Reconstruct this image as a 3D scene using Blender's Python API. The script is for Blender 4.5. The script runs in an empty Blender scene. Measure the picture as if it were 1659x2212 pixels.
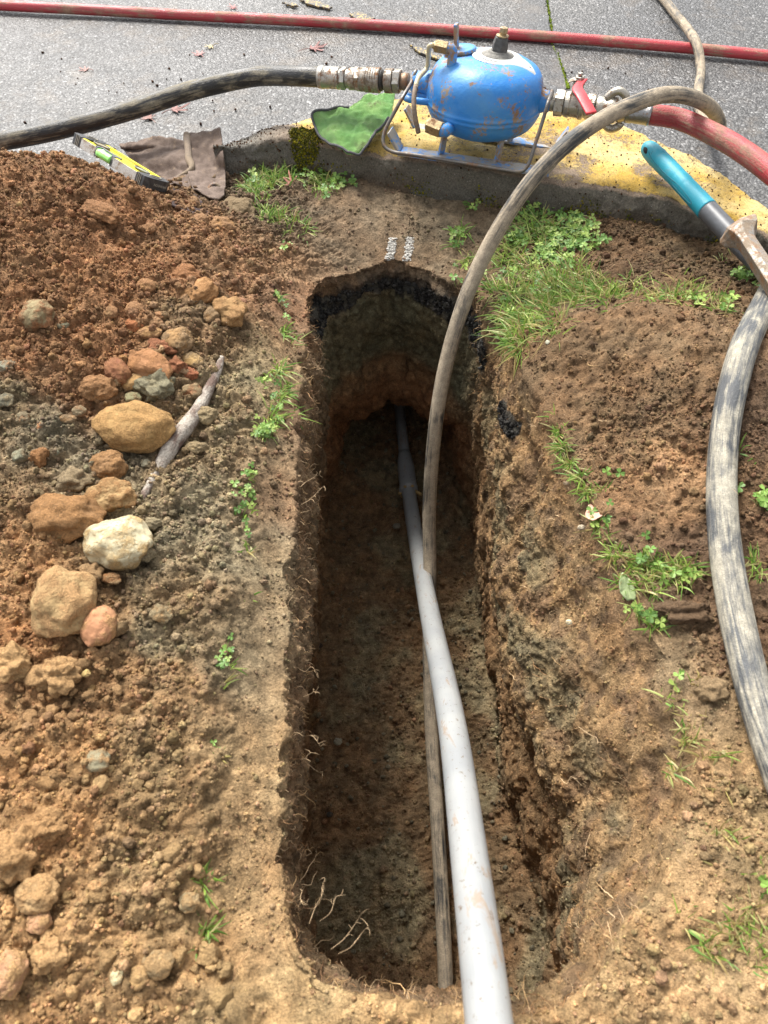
import bpy, math, random
import numpy as np
from mathutils import Vector, Matrix

random.seed(7)
rng = np.random.default_rng(11)
S = bpy.context.scene
COL = S.collection
R = math.radians

# ------------------------------------------------------------------ camera, world, sun
CAM = np.array([0.0, 0.0, 1.1])
PITCH = 55.0
cam = bpy.data.cameras.new("camera")
cam.sensor_fit = 'VERTICAL'
cam.sensor_height = 36.0
cam.sensor_width = 27.0
cam.lens = 26.0
cam.clip_start = 0.02
cam.clip_end = 400
cam.dof.use_dof = True
cam.dof.focus_distance = 1.75
cam.dof.aperture_fstop = 6.5
camo = bpy.data.objects.new("camera", cam)
camo.location = CAM
camo.rotation_euler = (R(90 - PITCH), 0, 0)
COL.objects.link(camo)
S.camera = camo

SUN_EL, SUN_AZ = 50.0, -26.0          # azimuth measured from +Y towards +X
world = bpy.data.worlds.new("World")
S.world = world
world.use_nodes = True
nt = world.node_tree
nt.nodes.clear()
sky = nt.nodes.new('ShaderNodeTexSky')
sky.sky_type = 'NISHITA'
sky.sun_disc = False
sky.sun_elevation = R(SUN_EL)
sky.sun_rotation = R(SUN_AZ)
sky.dust_density = 4.0
sky.air_density = 1.0
sky.ozone_density = 1.0
hs = nt.nodes.new('ShaderNodeHueSaturation')
hs.inputs['Saturation'].default_value = 0.16
bg = nt.nodes.new('ShaderNodeBackground')
bg.inputs['Strength'].default_value = 0.14
out = nt.nodes.new('ShaderNodeOutputWorld')
nt.links.new(sky.outputs[0], hs.inputs['Color'])
nt.links.new(hs.outputs[0], bg.inputs['Color'])
nt.links.new(bg.outputs[0], out.inputs['Surface'])
sl = bpy.data.lights.new("sun", 'SUN')
sl.energy = 2.6
sl.angle = R(19)
sl.color = (1.0, 0.95, 0.87)
so = bpy.data.objects.new("sun", sl)
d = Vector((math.sin(R(SUN_AZ)) * math.cos(R(SUN_EL)), math.cos(R(SUN_AZ)) * math.cos(R(SUN_EL)), math.sin(R(SUN_EL))))
so.rotation_euler = d.to_track_quat('Z', 'Y').to_euler()
so.location = (0, 0, 5)
COL.objects.link(so)
S.view_settings.view_transform = 'Standard'
S.view_settings.look = 'None'
S.view_settings.gamma = 1
S.view_settings.use_curve_mapping = False
S.view_settings.exposure = 1.17

# ------------------------------------------------------------------ measuring helpers
SP, CP = math.sin(R(PITCH)), math.cos(R(PITCH))
def ray(px, py):
    u = (px - 829.5) / 1597.0
    v = (py - 1106.0) / 1597.0
    return np.array([u, CP - v * SP, -SP - v * CP])
def Pt(px, py, t): return CAM + ray(px, py) * t
def P(px, py, z=0.0):
    r = ray(px, py)
    return CAM + r * ((z - CAM[2]) / r[2])
def Py(px, py, y):
    r = ray(px, py)
    return CAM + r * (y / r[1])
def lin(c):
    c = np.array(c, float) / 255.0
    return np.where(c <= 0.04045, c / 12.92, ((c + 0.055) / 1.055) ** 2.4)

# ------------------------------------------------------------------ noise
PERM = rng.permutation(256).astype(np.int32)
GR = np.array([[1,1,0],[-1,1,0],[1,-1,0],[-1,-1,0],[1,0,1],[-1,0,1],[1,0,-1],[-1,0,-1],
               [0,1,1],[0,-1,1],[0,1,-1],[0,-1,-1],[1,1,0],[0,-1,1],[-1,1,0],[0,-1,-1]], np.float32)
def pnoise(p):
    p = np.asarray(p, np.float32)
    i = np.floor(p).astype(np.int32)
    f = p - i
    u = f * f * f * (f * (f * 6 - 15) + 10)
    res = 0
    for dx in (0, 1):
        wx = u[:, 0] if dx else 1 - u[:, 0]
        a = PERM[(i[:, 0] + dx) & 255]
        for dy in (0, 1):
            wy = u[:, 1] if dy else 1 - u[:, 1]
            b = PERM[(a + i[:, 1] + dy) & 255]
            for dz in (0, 1):
                wz = u[:, 2] if dz else 1 - u[:, 2]
                h = PERM[(b + i[:, 2] + dz) & 255] & 15
                g = GR[h]
                res = res + wx * wy * wz * (g[:, 0] * (f[:, 0] - dx) + g[:, 1] * (f[:, 1] - dy) + g[:, 2] * (f[:, 2] - dz))
    return res
def fbm(p, o=3, off=0.0):
    s, a, r = 1.0, 1.0, 0
    for k in range(o):
        r = r + a * pnoise(np.asarray(p) * s + off + 17.3 * k)
        s *= 2.03; a *= 0.5
    return r
def billow(p, off=0.0):            # rounded lumps with sharp creases, 0..1
    return np.clip(np.abs(pnoise(np.asarray(p) + off)) * 2.2, 0, 1)
def sstep(a, b, x):
    t = np.clip((x - a) / (b - a), 0, 1)
    return t * t * (3 - 2 * t)

# ------------------------------------------------------------------ mesh helpers
def tag(o, label=None, cat=None, group=None, kind=None):
    if label: o['label'] = label
    if cat: o['category'] = cat
    if group: o['group'] = group
    if kind: o['kind'] = kind
    return o
def thing(name, label, cat, loc, group=None, rot=None):
    o = bpy.data.objects.new(name, None)
    o.empty_display_size = 0.03
    COL.objects.link(o)
    o.location = [float(c) for c in loc]
    if rot is not None: o.rotation_euler = rot
    tag(o, label, cat, group)
    bpy.context.view_layer.update()
    return o
def wmat(o):
    M = o.matrix_basis.copy()
    return wmat(o.parent) @ M if o.parent else M
def mk(name, V, F, mat, parent=None, smooth=True, attrs=None, origin=None, bevel=0, local=False, vecs=None):
    """one mesh object; V in world coordinates unless local"""
    V = np.asarray(V, np.float64).reshape(-1, 3)
    if parent is not None and not local:
        M = np.array(wmat(parent).inverted())
        V = V @ M[:3, :3].T + M[:3, 3]
    if origin is not None:
        V = V - np.asarray(origin)
    me = bpy.data.meshes.new(name)
    if isinstance(F, np.ndarray):
        n, k = F.shape
        me.vertices.add(len(V)); me.vertices.foreach_set('co', V.astype(np.float32).ravel())
        me.loops.add(n * k); me.loops.foreach_set('vertex_index', F.astype(np.int32).ravel())
        me.polygons.add(n); me.polygons.foreach_set('loop_start', np.arange(0, n * k, k, dtype=np.int32))
        me.update(calc_edges=True)
    else:
        me.from_pydata([tuple(v) for v in V], [], [tuple(int(i) for i in f) for f in F])
    me.polygons.foreach_set('use_smooth', [smooth] * len(me.polygons))
    if attrs:
        for k, a in attrs.items():
            a = np.asarray(a, np.float32)
            if a.ndim == 1: a = np.repeat(a[:, None], 3, 1)
            if a.shape[1] == 3: a = np.hstack([a, np.ones((len(a), 1), np.float32)])
            at = me.attributes.new(k, 'FLOAT_COLOR', 'POINT')
            at.data.foreach_set('color', a.ravel())
    if vecs is not None:
        at = me.attributes.new('tc', 'FLOAT_VECTOR', 'POINT')
        at.data.foreach_set('vector', np.asarray(vecs, np.float32).ravel())
    if mat is not None: me.materials.append(mat)
    me.update()
    o = bpy.data.objects.new(name, me)
    COL.objects.link(o)
    if origin is not None: o.location = [float(c) for c in origin]
    if parent is not None: o.parent = parent
    if bevel:
        b = o.modifiers.new('bevel', 'BEVEL'); b.width = bevel; b.segments = 2; b.limit_method = 'ANGLE'; b.angle_limit = R(35)
    return o
def join(parts):
    V, F, n = [], [], 0
    for v, f in parts:
        v = np.asarray(v, float).reshape(-1, 3)
        V.append(v); F += [tuple(int(i) + n for i in q) for q in f]; n += len(v)
    return np.vstack(V), F
def smooth_path(pts, n, rad=None):
    pts = np.asarray(pts, float)
    k = len(pts)
    d = np.r_[0, np.cumsum(np.linalg.norm(np.diff(pts, axis=0), axis=1))]
    ext = np.vstack([2 * pts[0] - pts[1], pts, 2 * pts[-1] - pts[-2]])
    t = np.linspace(0, d[-1], n)
    idx = np.clip(np.searchsorted(d, t, side='right') - 1, 0, k - 2)
    f = ((t - d[idx]) / np.maximum(d[idx + 1] - d[idx], 1e-9))[:, None]
    p0, p1, p2, p3 = ext[idx], ext[idx + 1], ext[idx + 2], ext[idx + 3]
    q = 0.5 * (2 * p1 + (p2 - p0) * f + (2 * p0 - 5 * p1 + 4 * p2 - p3) * f ** 2 + (-p0 + 3 * p1 - 3 * p2 + p3) * f ** 3)
    if rad is None: return q
    r = np.interp(t, d, np.asarray(rad, float))
    return q, r
def relax(q, it=6):
    q = q.copy()
    for _ in range(it): q[1:-1] = 0.25 * q[:-2] + 0.5 * q[1:-1] + 0.25 * q[2:]
    return q
def tube(path, rad, seg=20, caps=True, lump=0.0):
    path = np.asarray(path, float); n = len(path)
    rad = np.full(n, rad) if np.isscalar(rad) else np.asarray(rad)
    T = np.gradient(path, axis=0); T /= np.linalg.norm(T, axis=1)[:, None]
    up = np.array([0, 0, 1.0])
    if abs(T[0] @ up) > .9: up = np.array([0, 1.0, 0])
    N = np.zeros_like(path); v = np.cross(T[0], up); N[0] = v / np.linalg.norm(v)
    for i in range(1, n):
        v = N[i - 1] - T[i] * (N[i - 1] @ T[i]); N[i] = v / np.linalg.norm(v)
    B = np.cross(T, N)
    a = np.linspace(0, 2 * math.pi, seg, endpoint=False)
    V = path[:, None] + rad[:, None, None] * (np.cos(a)[None, :, None] * N[:, None] + np.sin(a)[None, :, None] * B[:, None])
    L = np.r_[0, np.cumsum(np.linalg.norm(np.diff(path, axis=0), axis=1))]
    tc = np.stack(np.broadcast_arrays(np.cos(a)[None] * rad[:, None], np.sin(a)[None] * rad[:, None], L[:, None]), -1).reshape(-1, 3)
    V = V.reshape(-1, 3)
    if lump: V = V + (V - np.repeat(path, seg, 0)) * (lump * fbm(tc * [60, 60, 25], 2))[:, None]
    F = []
    for i in range(n - 1):
        for j in range(seg):
            k = (j + 1) % seg
            F.append((i * seg + j, i * seg + k, (i + 1) * seg + k, (i + 1) * seg + j))
    if caps:
        F.append(tuple(range(seg - 1, -1, -1))); F.append(tuple((n - 1) * seg + j for j in range(seg)))
    return V, F, tc
def frame_of(axis):
    z = np.asarray(axis, float); z = z / np.linalg.norm(z)
    u = np.array([0, 0, 1.0]) if abs(z[2]) < .9 else np.array([1.0, 0, 0])
    x = np.cross(u, z); x /= np.linalg.norm(x)
    return x, np.cross(z, x), z
def lathe(o, axis, prof, seg=28, roll=0.0):
    """prof: (distance along axis, radius)"""
    x, y, z = frame_of(axis)
    a = np.linspace(0, 2 * math.pi, seg, endpoint=False) + roll
    V = np.array([np.asarray(o) + z * h + r * (math.cos(t) * x + math.sin(t) * y) for h, r in prof for t in a])
    F = []
    for i in range(len(prof) - 1):
        for j in range(seg):
            k = (j + 1) % seg
            F.append((i * seg + j, i * seg + k, (i + 1) * seg + k, (i + 1) * seg + j))
    F.append(tuple(range(seg - 1, -1, -1))); F.append(tuple((len(prof) - 1) * seg + j for j in range(seg)))
    return V, F
def cyl(p0, p1, r0, r1=None, seg=24, roll=0.0):
    p0, p1 = np.asarray(p0, float), np.asarray(p1, float)
    L = np.linalg.norm(p1 - p0); r1 = r0 if r1 is None else r1
    c = min(0.0012, L * .2, r0 * .2)
    return lathe(p0, p1 - p0, [(0, r0 - c), (c, r0), (L - c, r1), (L, r1 - c)], seg, roll)
def hexn(p0, p1, r, roll=0.0): return cyl(p0, p1, r, r, 6, roll)
def boxm(c, sx, sy, sz, M=None):
    s = np.array([sx, sy, sz]) / 2
    V = np.array([[i, j, k] for i in (-1, 1) for j in (-1, 1) for k in (-1, 1)]) * s
    if M is not None: V = V @ np.asarray(M).T
    V = V + np.asarray(c)
    return V, [(0, 1, 3, 2), (4, 6, 7, 5), (0, 4, 5, 1), (2, 3, 7, 6), (0, 2, 6, 4), (1, 5, 7, 3)]
def ico(sub):
    t = (1 + 5 ** .5) / 2
    V = [(-1, t, 0), (1, t, 0), (-1, -t, 0), (1, -t, 0), (0, -1, t), (0, 1, t), (0, -1, -t), (0, 1, -t), (t, 0, -1), (t, 0, 1), (-t, 0, -1), (-t, 0, 1)]
    F = [(0, 11, 5), (0, 5, 1), (0, 1, 7), (0, 7, 10), (0, 10, 11), (1, 5, 9), (5, 11, 4), (11, 10, 2), (10, 7, 6), (7, 1, 8), (3, 9, 4), (3, 4, 2), (3, 2, 6), (3, 6, 8), (3, 8, 9), (4, 9, 5), (2, 4, 11), (6, 2, 10), (8, 6, 7), (9, 8, 1)]
    V = [Vector(v).normalized() for v in V]
    for _ in range(sub):
        m, G = {}, []
        def mid(a, b):
            k = (min(a, b), max(a, b))
            if k not in m: m[k] = len(V); V.append((V[a] + V[b]).normalized())
            return m[k]
        for a, b, c in F:
            x, y, z = mid(a, b), mid(b, c), mid(c, a)
            G += [(a, x, z), (b, y, x), (c, z, y), (x, y, z)]
        F = G
    return np.array([tuple(v) for v in V]), np.array(F)
ICO = {k: ico(k) for k in (0, 1, 2, 3, 4)}

# ------------------------------------------------------------------ materials
def newmat(name):
    m = bpy.data.materials.new(name); m.use_nodes = True
    n = m.node_tree; n.nodes.clear()
    o = n.nodes.new('ShaderNodeOutputMaterial'); b = n.nodes.new('ShaderNodeBsdfPrincipled')
    n.links.new(b.outputs[0], o.inputs[0])
    return m, n, b
def N(n, t, **kw):
    x = n.nodes.new(t)
    for k, v in kw.items():
        if k in x.inputs: x.inputs[k].default_value = v
        else: setattr(x, k, v)
    return x
def noise(n, vec, scale, detail=3, rough=.55, dist=0):
    x = N(n, 'ShaderNodeTexNoise'); x.inputs['Scale'].default_value = scale; x.inputs['Detail'].default_value = detail
    x.inputs['Roughness'].default_value = rough; x.inputs['Distortion'].default_value = dist
    if vec is not None: n.links.new(vec, x.inputs['Vector'])
    return x.outputs['Fac']
def ramp(n, fac, stops):
    x = n.nodes.new('ShaderNodeValToRGB'); e = x.color_ramp.elements
    while len(e) < len(stops): e.new(.5)
    for q, (p, c) in zip(e, stops):
        q.position = p; c = (c, c, c) if not hasattr(c, '__len__') else c; q.color = (*[float(k) for k in c], 1)
    n.links.new(fac, x.inputs[0])
    return x.outputs[0]
def mixc(n, fac, a, b, mode='MIX'):
    x = n.nodes.new('ShaderNodeMix'); x.data_type = 'RGBA'; x.blend_type = mode
    for s, v in ((x.inputs[0], fac), (x.inputs[6], a), (x.inputs[7], b)):
        if hasattr(v, 'is_output'): n.links.new(v, s)
        elif hasattr(v, '__len__'): s.default_value = (*[float(k) for k in v[:3]], 1)
        else: s.default_value = float(v)
    return x.outputs[2]
def math_(n, op, a, b=0.0):
    x = n.nodes.new('ShaderNodeMath'); x.operation = op
    for s, v in zip(x.inputs, (a, b)):
        if hasattr(v, 'is_output'): n.links.new(v, s)
        else: s.default_value = v
    return x.outputs[0]
def coords(n, kind='Object', scale=None):
    if kind == 'tc':
        a = n.nodes.new('ShaderNodeAttribute'); a.attribute_name = 'tc'; v = a.outputs['Vector']
    else:
        v = n.nodes.new('ShaderNodeTexCoord').outputs[kind]
    if scale:
        m = n.nodes.new('ShaderNodeMapping'); m.inputs['Scale'].default_value = scale; n.links.new(v, m.inputs[0]); v = m.outputs[0]
    return v
def colattr(n, name='Col'):
    a = n.nodes.new('ShaderNodeAttribute'); a.attribute_name = name
    return a.outputs['Color']
def bump(n, b, h, dist, strength=1.0, prev=None):
    x = n.nodes.new('ShaderNodeBump'); x.inputs['Distance'].default_value = dist; x.inputs['Strength'].default_value = strength
    n.links.new(h, x.inputs['Height'])
    if prev is not None: n.links.new(prev, x.inputs['Normal'])
    n.links.new(x.outputs[0], b.inputs['Normal'])
    return x.outputs[0]

def soil_material(name, s=1.0, grit=1.0, specks=True):
    m, n, b = newmat(name)
    co = coords(n)
    c = colattr(n)
    v = ramp(n, noise(n, co, 35 * s, 4, .65), [(.3, .55), (.7, 1.32)])
    c = mixc(n, 1.0, c, v, 'MULTIPLY')
    v2 = ramp(n, noise(n, co, 260 * s, 3, .7), [(.3, .45), (.72, 1.5)])
    c = mixc(n, .85, c, v2, 'MULTIPLY')
    hue = ramp(n, noise(n, co, 12 * s, 2), [(.35, (1.07, .98, .90)), (.65, (.97, 1.01, 1.02))])
    c = mixc(n, .8, c, hue, 'MULTIPLY')
    if specks:
        vo = N(n, 'ShaderNodeTexVoronoi'); vo.inputs['Scale'].default_value = 210; n.links.new(co, vo.inputs['Vector'])
        sp = ramp(n, vo.outputs['Distance'], [(.10, 1.0), (.2, 0.0)])
        rnd = ramp(n, vo.outputs['Color'], [(.80, 0), (.82, 1)])
        sp2 = mixc(n, 1.0, sp, rnd, 'MULTIPLY')
        c = mixc(n, sp2, c, mixc(n, .55, c, (.42, .36, .26)))
    n.links.new(c, b.inputs['Base Color'])
    b.inputs['Roughness'].default_value = .93
    b.inputs['Specular IOR Level'].default_value = .22
    h = math_(n, 'ADD', noise(n, co, 330 * s, 4, .75), math_(n, 'MULTIPLY', noise(n, co, 110 * s, 3, .7), 1.2))
    bump(n, b, h, .0042 * grit)
    return m

def hose_material(name, base, dirt, amount=.5, rough=.55, dark=None, stretch=.05):
    m, n, b = newmat(name)
    co = coords(n, 'tc', (1, 1, stretch)); c2 = coords(n, 'tc')
    st = noise(n, co, 170, 5, .7, .4)
    bl = noise(n, coords(n, 'tc', (1, 1, .45)), 26, 4, .6, .6)
    k = math_(n, 'ADD', math_(n, 'MULTIPLY', st, .55), math_(n, 'MULTIPLY', bl, .6))
    f = ramp(n, k, [(.66 - .28 * amount, 0), (.76 - .22 * amount, 1)])
    fine = ramp(n, noise(n, c2, 420, 3, .7), [(.3, .72), (.7, 1.25)])
    dm = mixc(n, ramp(n, noise(n, c2, 55, 4, .7), [(.35, 0), (.65, 1)]), dirt, np.array(dirt) * .62)
    bm = mixc(n, ramp(n, noise(n, co, 60, 3), [(.4, 0), (.6, 1)]), base, dark if dark is not None else np.array(base) * .6)
    c = mixc(n, 1, mixc(n, f, bm, dm), fine, 'MULTIPLY')
    n.links.new(c, b.inputs['Base Color'])
    r = mixc(n, f, (rough,) * 3, (.85,) * 3); n.links.new(r, b.inputs['Roughness'])
    bump(n, b, math_(n, 'ADD', st, noise(n, c2, 300, 2)), .0012)
    return m

def metal_material(name, base, rough=.42, dirt=(.16, .12, .08), amt=.5, metallic=.85, scale=1.0, rust=(.20, .09, .035)):
    m, n, b = newmat(name)
    co = coords(n)
    f = ramp(n, noise(n, co, 55 * scale, 6, .7), [(.60 - .2 * amt, 0), (.70 - .15 * amt, 1)])
    c = mixc(n, f, base, mixc(n, ramp(n, noise(n, co, 23 * scale, 3), [(.45, 0), (.6, 1)]), dirt, rust))
    fine = ramp(n, noise(n, co, 500 * scale, 3), [(.3, .8), (.7, 1.2)])
    n.links.new(mixc(n, 1, c, fine, 'MULTIPLY'), b.inputs['Base Color'])
    n.links.new(mixc(n, f, (metallic,) * 3, (.05,) * 3), b.inputs['Metallic'])
    n.links.new(mixc(n, f, (rough,) * 3, (.85,) * 3), b.inputs['Roughness'])
    bump(n, b, noise(n, co, 160 * scale, 5, .7), .0012)
    return m
def plain(name, col, rough=.5, metallic=0, bumpd=0, bs=200, var=.25, spec=.5):
    m, n, b = newmat(name); co = coords(n)
    v = ramp(n, noise(n, co, bs, 4, .7), [(.3, 1 - var), (.7, 1 + var)])
    n.links.new(mixc(n, 1, col, v, 'MULTIPLY'), b.inputs['Base Color'])
    b.inputs['Roughness'].default_value = rough; b.inputs['Metallic'].default_value = metallic; b.inputs['Specular IOR Level'].default_value = spec
    if bumpd: bump(n, b, noise(n, co, bs, 4, .7), bumpd)
    return m
M_soil = soil_material('soil')
M_crumb = soil_material('soil_lump', grit=.8, specks=False)

# rock: own colour in Col, clinging earth in Dirt (rgb) with mask noise
def rock_material():
    m, n, b = newmat('dusty_rock'); co = coords(n)
    a = colattr(n, 'Col'); dcol = colattr(n, 'Dirt')
    f = ramp(n, noise(n, co, 34, 6, .72), [(.44, 0), (.56, 1)])
    at = n.nodes.new('ShaderNodeAttribute'); at.attribute_name = 'Cover'
    f = math_(n, 'ADD', f, math_(n, 'MULTIPLY', math_(n, 'SUBTRACT', at.outputs['Fac'], .5), 2.0))
    f = math_(n, 'MINIMUM', math_(n, 'MAXIMUM', f, 0), 1)
    gran = ramp(n, noise(n, co, 320, 3, .7), [(.3, .6), (.7, 1.42)])
    c = mixc(n, f, mixc(n, 1, a, ramp(n, noise(n, co, 70, 4), [(.3, .8), (.7, 1.15)]), 'MULTIPLY'), mixc(n, 1, dcol, gran, 'MULTIPLY'))
    big = ramp(n, noise(n, co, 14, 3), [(.35, .82), (.65, 1.15)])
    n.links.new(mixc(n, 1, c, big, 'MULTIPLY'), b.inputs['Base Color'])
    b.inputs['Roughness'].default_value = .88; b.inputs['Specular IOR Level'].default_value = .25
    h = math_(n, 'ADD', math_(n, 'MULTIPLY', math_(n, 'MULTIPLY', noise(n, co, 330, 4, .75), f), 1.2), math_(n, 'MULTIPLY', noise(n, co, 120, 4, .6), .6))
    bump(n, b, h, .0035)
    return m
M_rock = rock_material()

# ------------------------------------------------------------------ the ground: trench, lawn edge and heaps in one skin
KO = np.array([(-.47, 1.985), (-.445, 2.02), (-.40, 2.06), (-.316, 2.14), (-.16, 2.215), (.04, 2.29), (.236, 2.325), (.44, 2.315), (.60, 2.24), (.73, 2.13), (.83, 2.0), (.95, 1.81), (1.08, 1.58), (1.3, 1.15), (1.6, .5), (2.0, -.4)])
KI = np.array([(-.46, 1.95), (-.435, 1.955), (-.38, 1.96), (-.28, 1.975), (-.15, 1.945), (.0, 1.885), (.2, 1.835), (.463, 1.773), (.56, 1.745), (.663, 1.71), (.79, 1.65), (.90, 1.585), (1.0, 1.42), (1.2, 1.02), (1.48, .4), (1.85, -.4)])
_o = np.argsort(KI[:, 0])
def kin(x): return np.interp(x, [-3, -1.2, -.8] + list(KI[_o, 0]) + [3], [1.5, 1.55, 1.7] + list(KI[_o, 1]) + [-1.5])

BUMPS = [(-1.02, 1.50, .30, .22, .175), (-.72, 1.56, .18, .15, .105), (-.80, 1.22, .30, .22, .10), (-.46, 1.50, .10, .08, .02),
         (-.70, .75, .26, .42, .07), (-.60, .20, .26, .35, .055), (-.42, 1.25, .12, .2, .035), (-.35, .55, .08, .25, .02),
         (.62, .98, .20, .18, .075), (.52, 1.22, .14, .10, .045), (.80, 1.30, .22, .2, .05), (.78, .75, .2, .3, .05),
         (.60, .25, .15, .25, .03), (.62, 1.42, .12, .06, .03), (.36, 1.17, .05, .05, .03)]
def ground_h(x, y):
    x = np.asarray(x, float); y = np.asarray(y, float)
    b = 0
    for cx, cy, sx, sy, h in BUMPS:
        b = b + h * np.exp(-((x - cx) / sx) ** 2 * .5 - ((y - cy) / sy) ** 2 * .5)
    base = -.042 * sstep(1.0, 1.7, y)
    base = base - .030 * np.exp(-((x + .18) / .055) ** 2) * sstep(0, .15, y) * (1 - sstep(1.35, 1.6, y))
    base = base - .074 * np.exp(-((x - .03) / .23) ** 2 - ((y - 1.58) / .12) ** 2)
    m = sstep(-.01, .05, y - kin(x))
    return (1 - m) * (base + b) + m * (-.145 + 1.15 * b)

def ctrl():
    k_y = [.15, .4, .7, 1.0, 1.25, 1.45]
    lx = [[-.134, -.150, -.165, -.179, -.180, -.180], [-.122, -.137, -.150, -.164, -.167, -.172], [-.128, -.144, -.156, -.164, -.166, -.168],
          [-.146, -.160, -.172, -.178, -.178, -.176], [-.168, -.182, -.190, -.192, -.192, -.185], [-.18, -.195, -.205, -.205, -.202, -.19]]
    lz = [None, -.11, -.25, -.42, -.65, -.90]
    ry = [1.36, 1.15, .85, .56, .30]
    rx = [[.248, .290, .355, .415, .445], [.247, .274, .308, .350, .392], [.248, .264, .274, .292, .345], [.255, .263, .258, .272, .330],
          [.268, .28, .285, .312, .362], [.276, .29, .300, .325, .365]]
    rz = [None, -.11, -.22, -.36, -.6, -.90]
    C = np.zeros((6, 16, 3))
    for l in range(6):
        pts = [(-.052 - .010 * l, .040 + .008 * l, lz[l])]
        pts += [(lx[l][i], k_y[i], lz[l]) for i in range(6)]
        fz = [None, -.19, -.40, -.62, -.745, -.90][l]
        fy = [0, .0, .02, .02, .22, .50][l]
        fx = [1, 1, 1, .97, .85, .62][l]
        pts += [(-.120 * fx, 1.548 + fy * .95, fz), (.025, 1.636 + fy, fz), (.170 * fx, 1.536 + fy, fz)]
        pts += [(rx[l][i], ry[i], rz[l]) for i in range(5)]
        nz = [None, -.12, -.25, -.42, -.65, -.90][l]
        pts += [((.225, .235, .262, .285, .31, .32)[l], (.03, .04, .05, .055, .06, .06)[l], nz)]
        for k, (x, y, z) in enumerate(pts):
            C[l, k] = (x, y, float(ground_h(x, y)) if z is None else z)
    return C
def cat_closed(Q, n):
    """Q (k,3) closed -> n samples, chord-ish parametrised"""
    k = len(Q)
    d = np.linalg.norm(np.roll(Q, -1, 0) - Q, axis=1); c = np.r_[0, np.cumsum(d)]
    return c
C = ctrl()
NS = 1500
ref = C[2]
dd = np.linalg.norm(np.roll(ref, -1, 0) - ref, axis=1); cc = np.r_[0, np.cumsum(dd)]
tt = np.linspace(0, cc[-1], NS, endpoint=False)
seg_i = np.clip(np.searchsorted(cc, tt, side='right') - 1, 0, 15)
fr = ((tt - cc[seg_i]) / dd[seg_i])[:, None]
def closed(Q):
    p0, p1, p2, p3 = Q[(seg_i - 1) % 16], Q[seg_i], Q[(seg_i + 1) % 16], Q[(seg_i + 2) % 16]
    return 0.5 * (2 * p1 + (p2 - p0) * fr + (2 * p0 - 5 * p1 + 4 * p2 - p3) * fr ** 2 + (-p0 + 3 * p1 - 3 * p2 + p3) * fr ** 3)
LV = np.array([closed(C[l]) for l in range(6)])
_p = LV[2] * [7, 7, 0]; _w = .014 * fbm(_p, 3, 4.4)[:, None] + .007 * fbm(_p * 4, 2, 1.)[:, None]
_c = LV[:, :, :2] - np.array([.06, .8]); LV[:, :, :2] += _w[None] * np.sign(_c) * [1, .4]
LV[0][:, 2] = ground_h(LV[0][:, 0], LV[0][:, 1])
outer = np.array([(-1.5, -1.3), (-3, -1), (-3, 0), (-3, .8), (-3, 1.6), (-3, 2.7), (-1.6, 2.7), (-.6, 2.7), (0, 2.7), (.6, 2.7), (1.6, 2.7), (3, 2.7), (3, 1.6), (3, .8), (3, 0), (1.5, -1.3)])
OUT = closed(np.hstack([outer, np.zeros((16, 1))]))
rows, kinds = [], []
rimxy = LV[0][:, :2]
dist = [0.0]; step = .0042
while dist[-1] < 3.2:
    dist.append(dist[-1] + step)
    if dist[-1] > .92: step *= 1.09
span = 3.0
for dd_ in dist[::-1]:
    w = dd_ / dist[-1]
    q = rimxy * (1 - w) + OUT[:, :2] * w
    if dd_ > 0:
        rows.append(np.c_[q, ground_h(q[:, 0], q[:, 1])]); kinds.append(0)
NG = len(rows)
# wall rows
lev_pos = np.array([0, 1, 2, 3, 4, 5.0])
NW = 235
for f in np.linspace(0, 5, NW):
    i = min(int(f), 4); g = f - i
    p0, p1, p2, p3 = LV[max(i - 1, 0)], LV[i], LV[i + 1], LV[min(i + 2, 5)]
    q = 0.5 * (2 * p1 + (p2 - p0) * g + (2 * p0 - 5 * p1 + 4 * p2 - p3) * g ** 2 + (-p0 + 3 * p1 - 3 * p2 + p3) * g ** 3) if 0 < i < 4 else p1 * (1 - g) + p2 * g
    rows.append(q); kinds.append(1)
cen = np.c_[np.interp(LV[5][:, 1], [0, 2], [.06, .03]), np.clip(LV[5][:, 1], .28, 1.95), np.full(NS, -.915)]
for w in np.linspace(0, 1, 52)[1:]:
    q = LV[5] * (1 - w) + cen * w
    q[:, 2] = -.90 - .03 * math.sin(min(w * 3, 1) * math.pi / 2) + .0 * w
    rows.append(q); kinds.append(2)
G = np.array(rows)                     # (rows, NS, 3)
kinds = np.array(kinds)
RWS = len(G)
print('soil grid', G.shape)
dr = np.gradient(G, axis=0)
ds = (np.roll(G, -1, 1) - np.roll(G, 1, 1))
nrm = np.cross(dr, ds); nl = np.linalg.norm(nrm, axis=2, keepdims=True)
nrm = nrm / np.maximum(nl, 1e-9)
if nrm[10, 10, 2] < 0: nrm = -nrm
PV = G.reshape(-1, 3); NV = nrm.reshape(-1, 3).copy()
kv = np.repeat(kinds, NS)
X, Y, Z = PV.T
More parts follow.
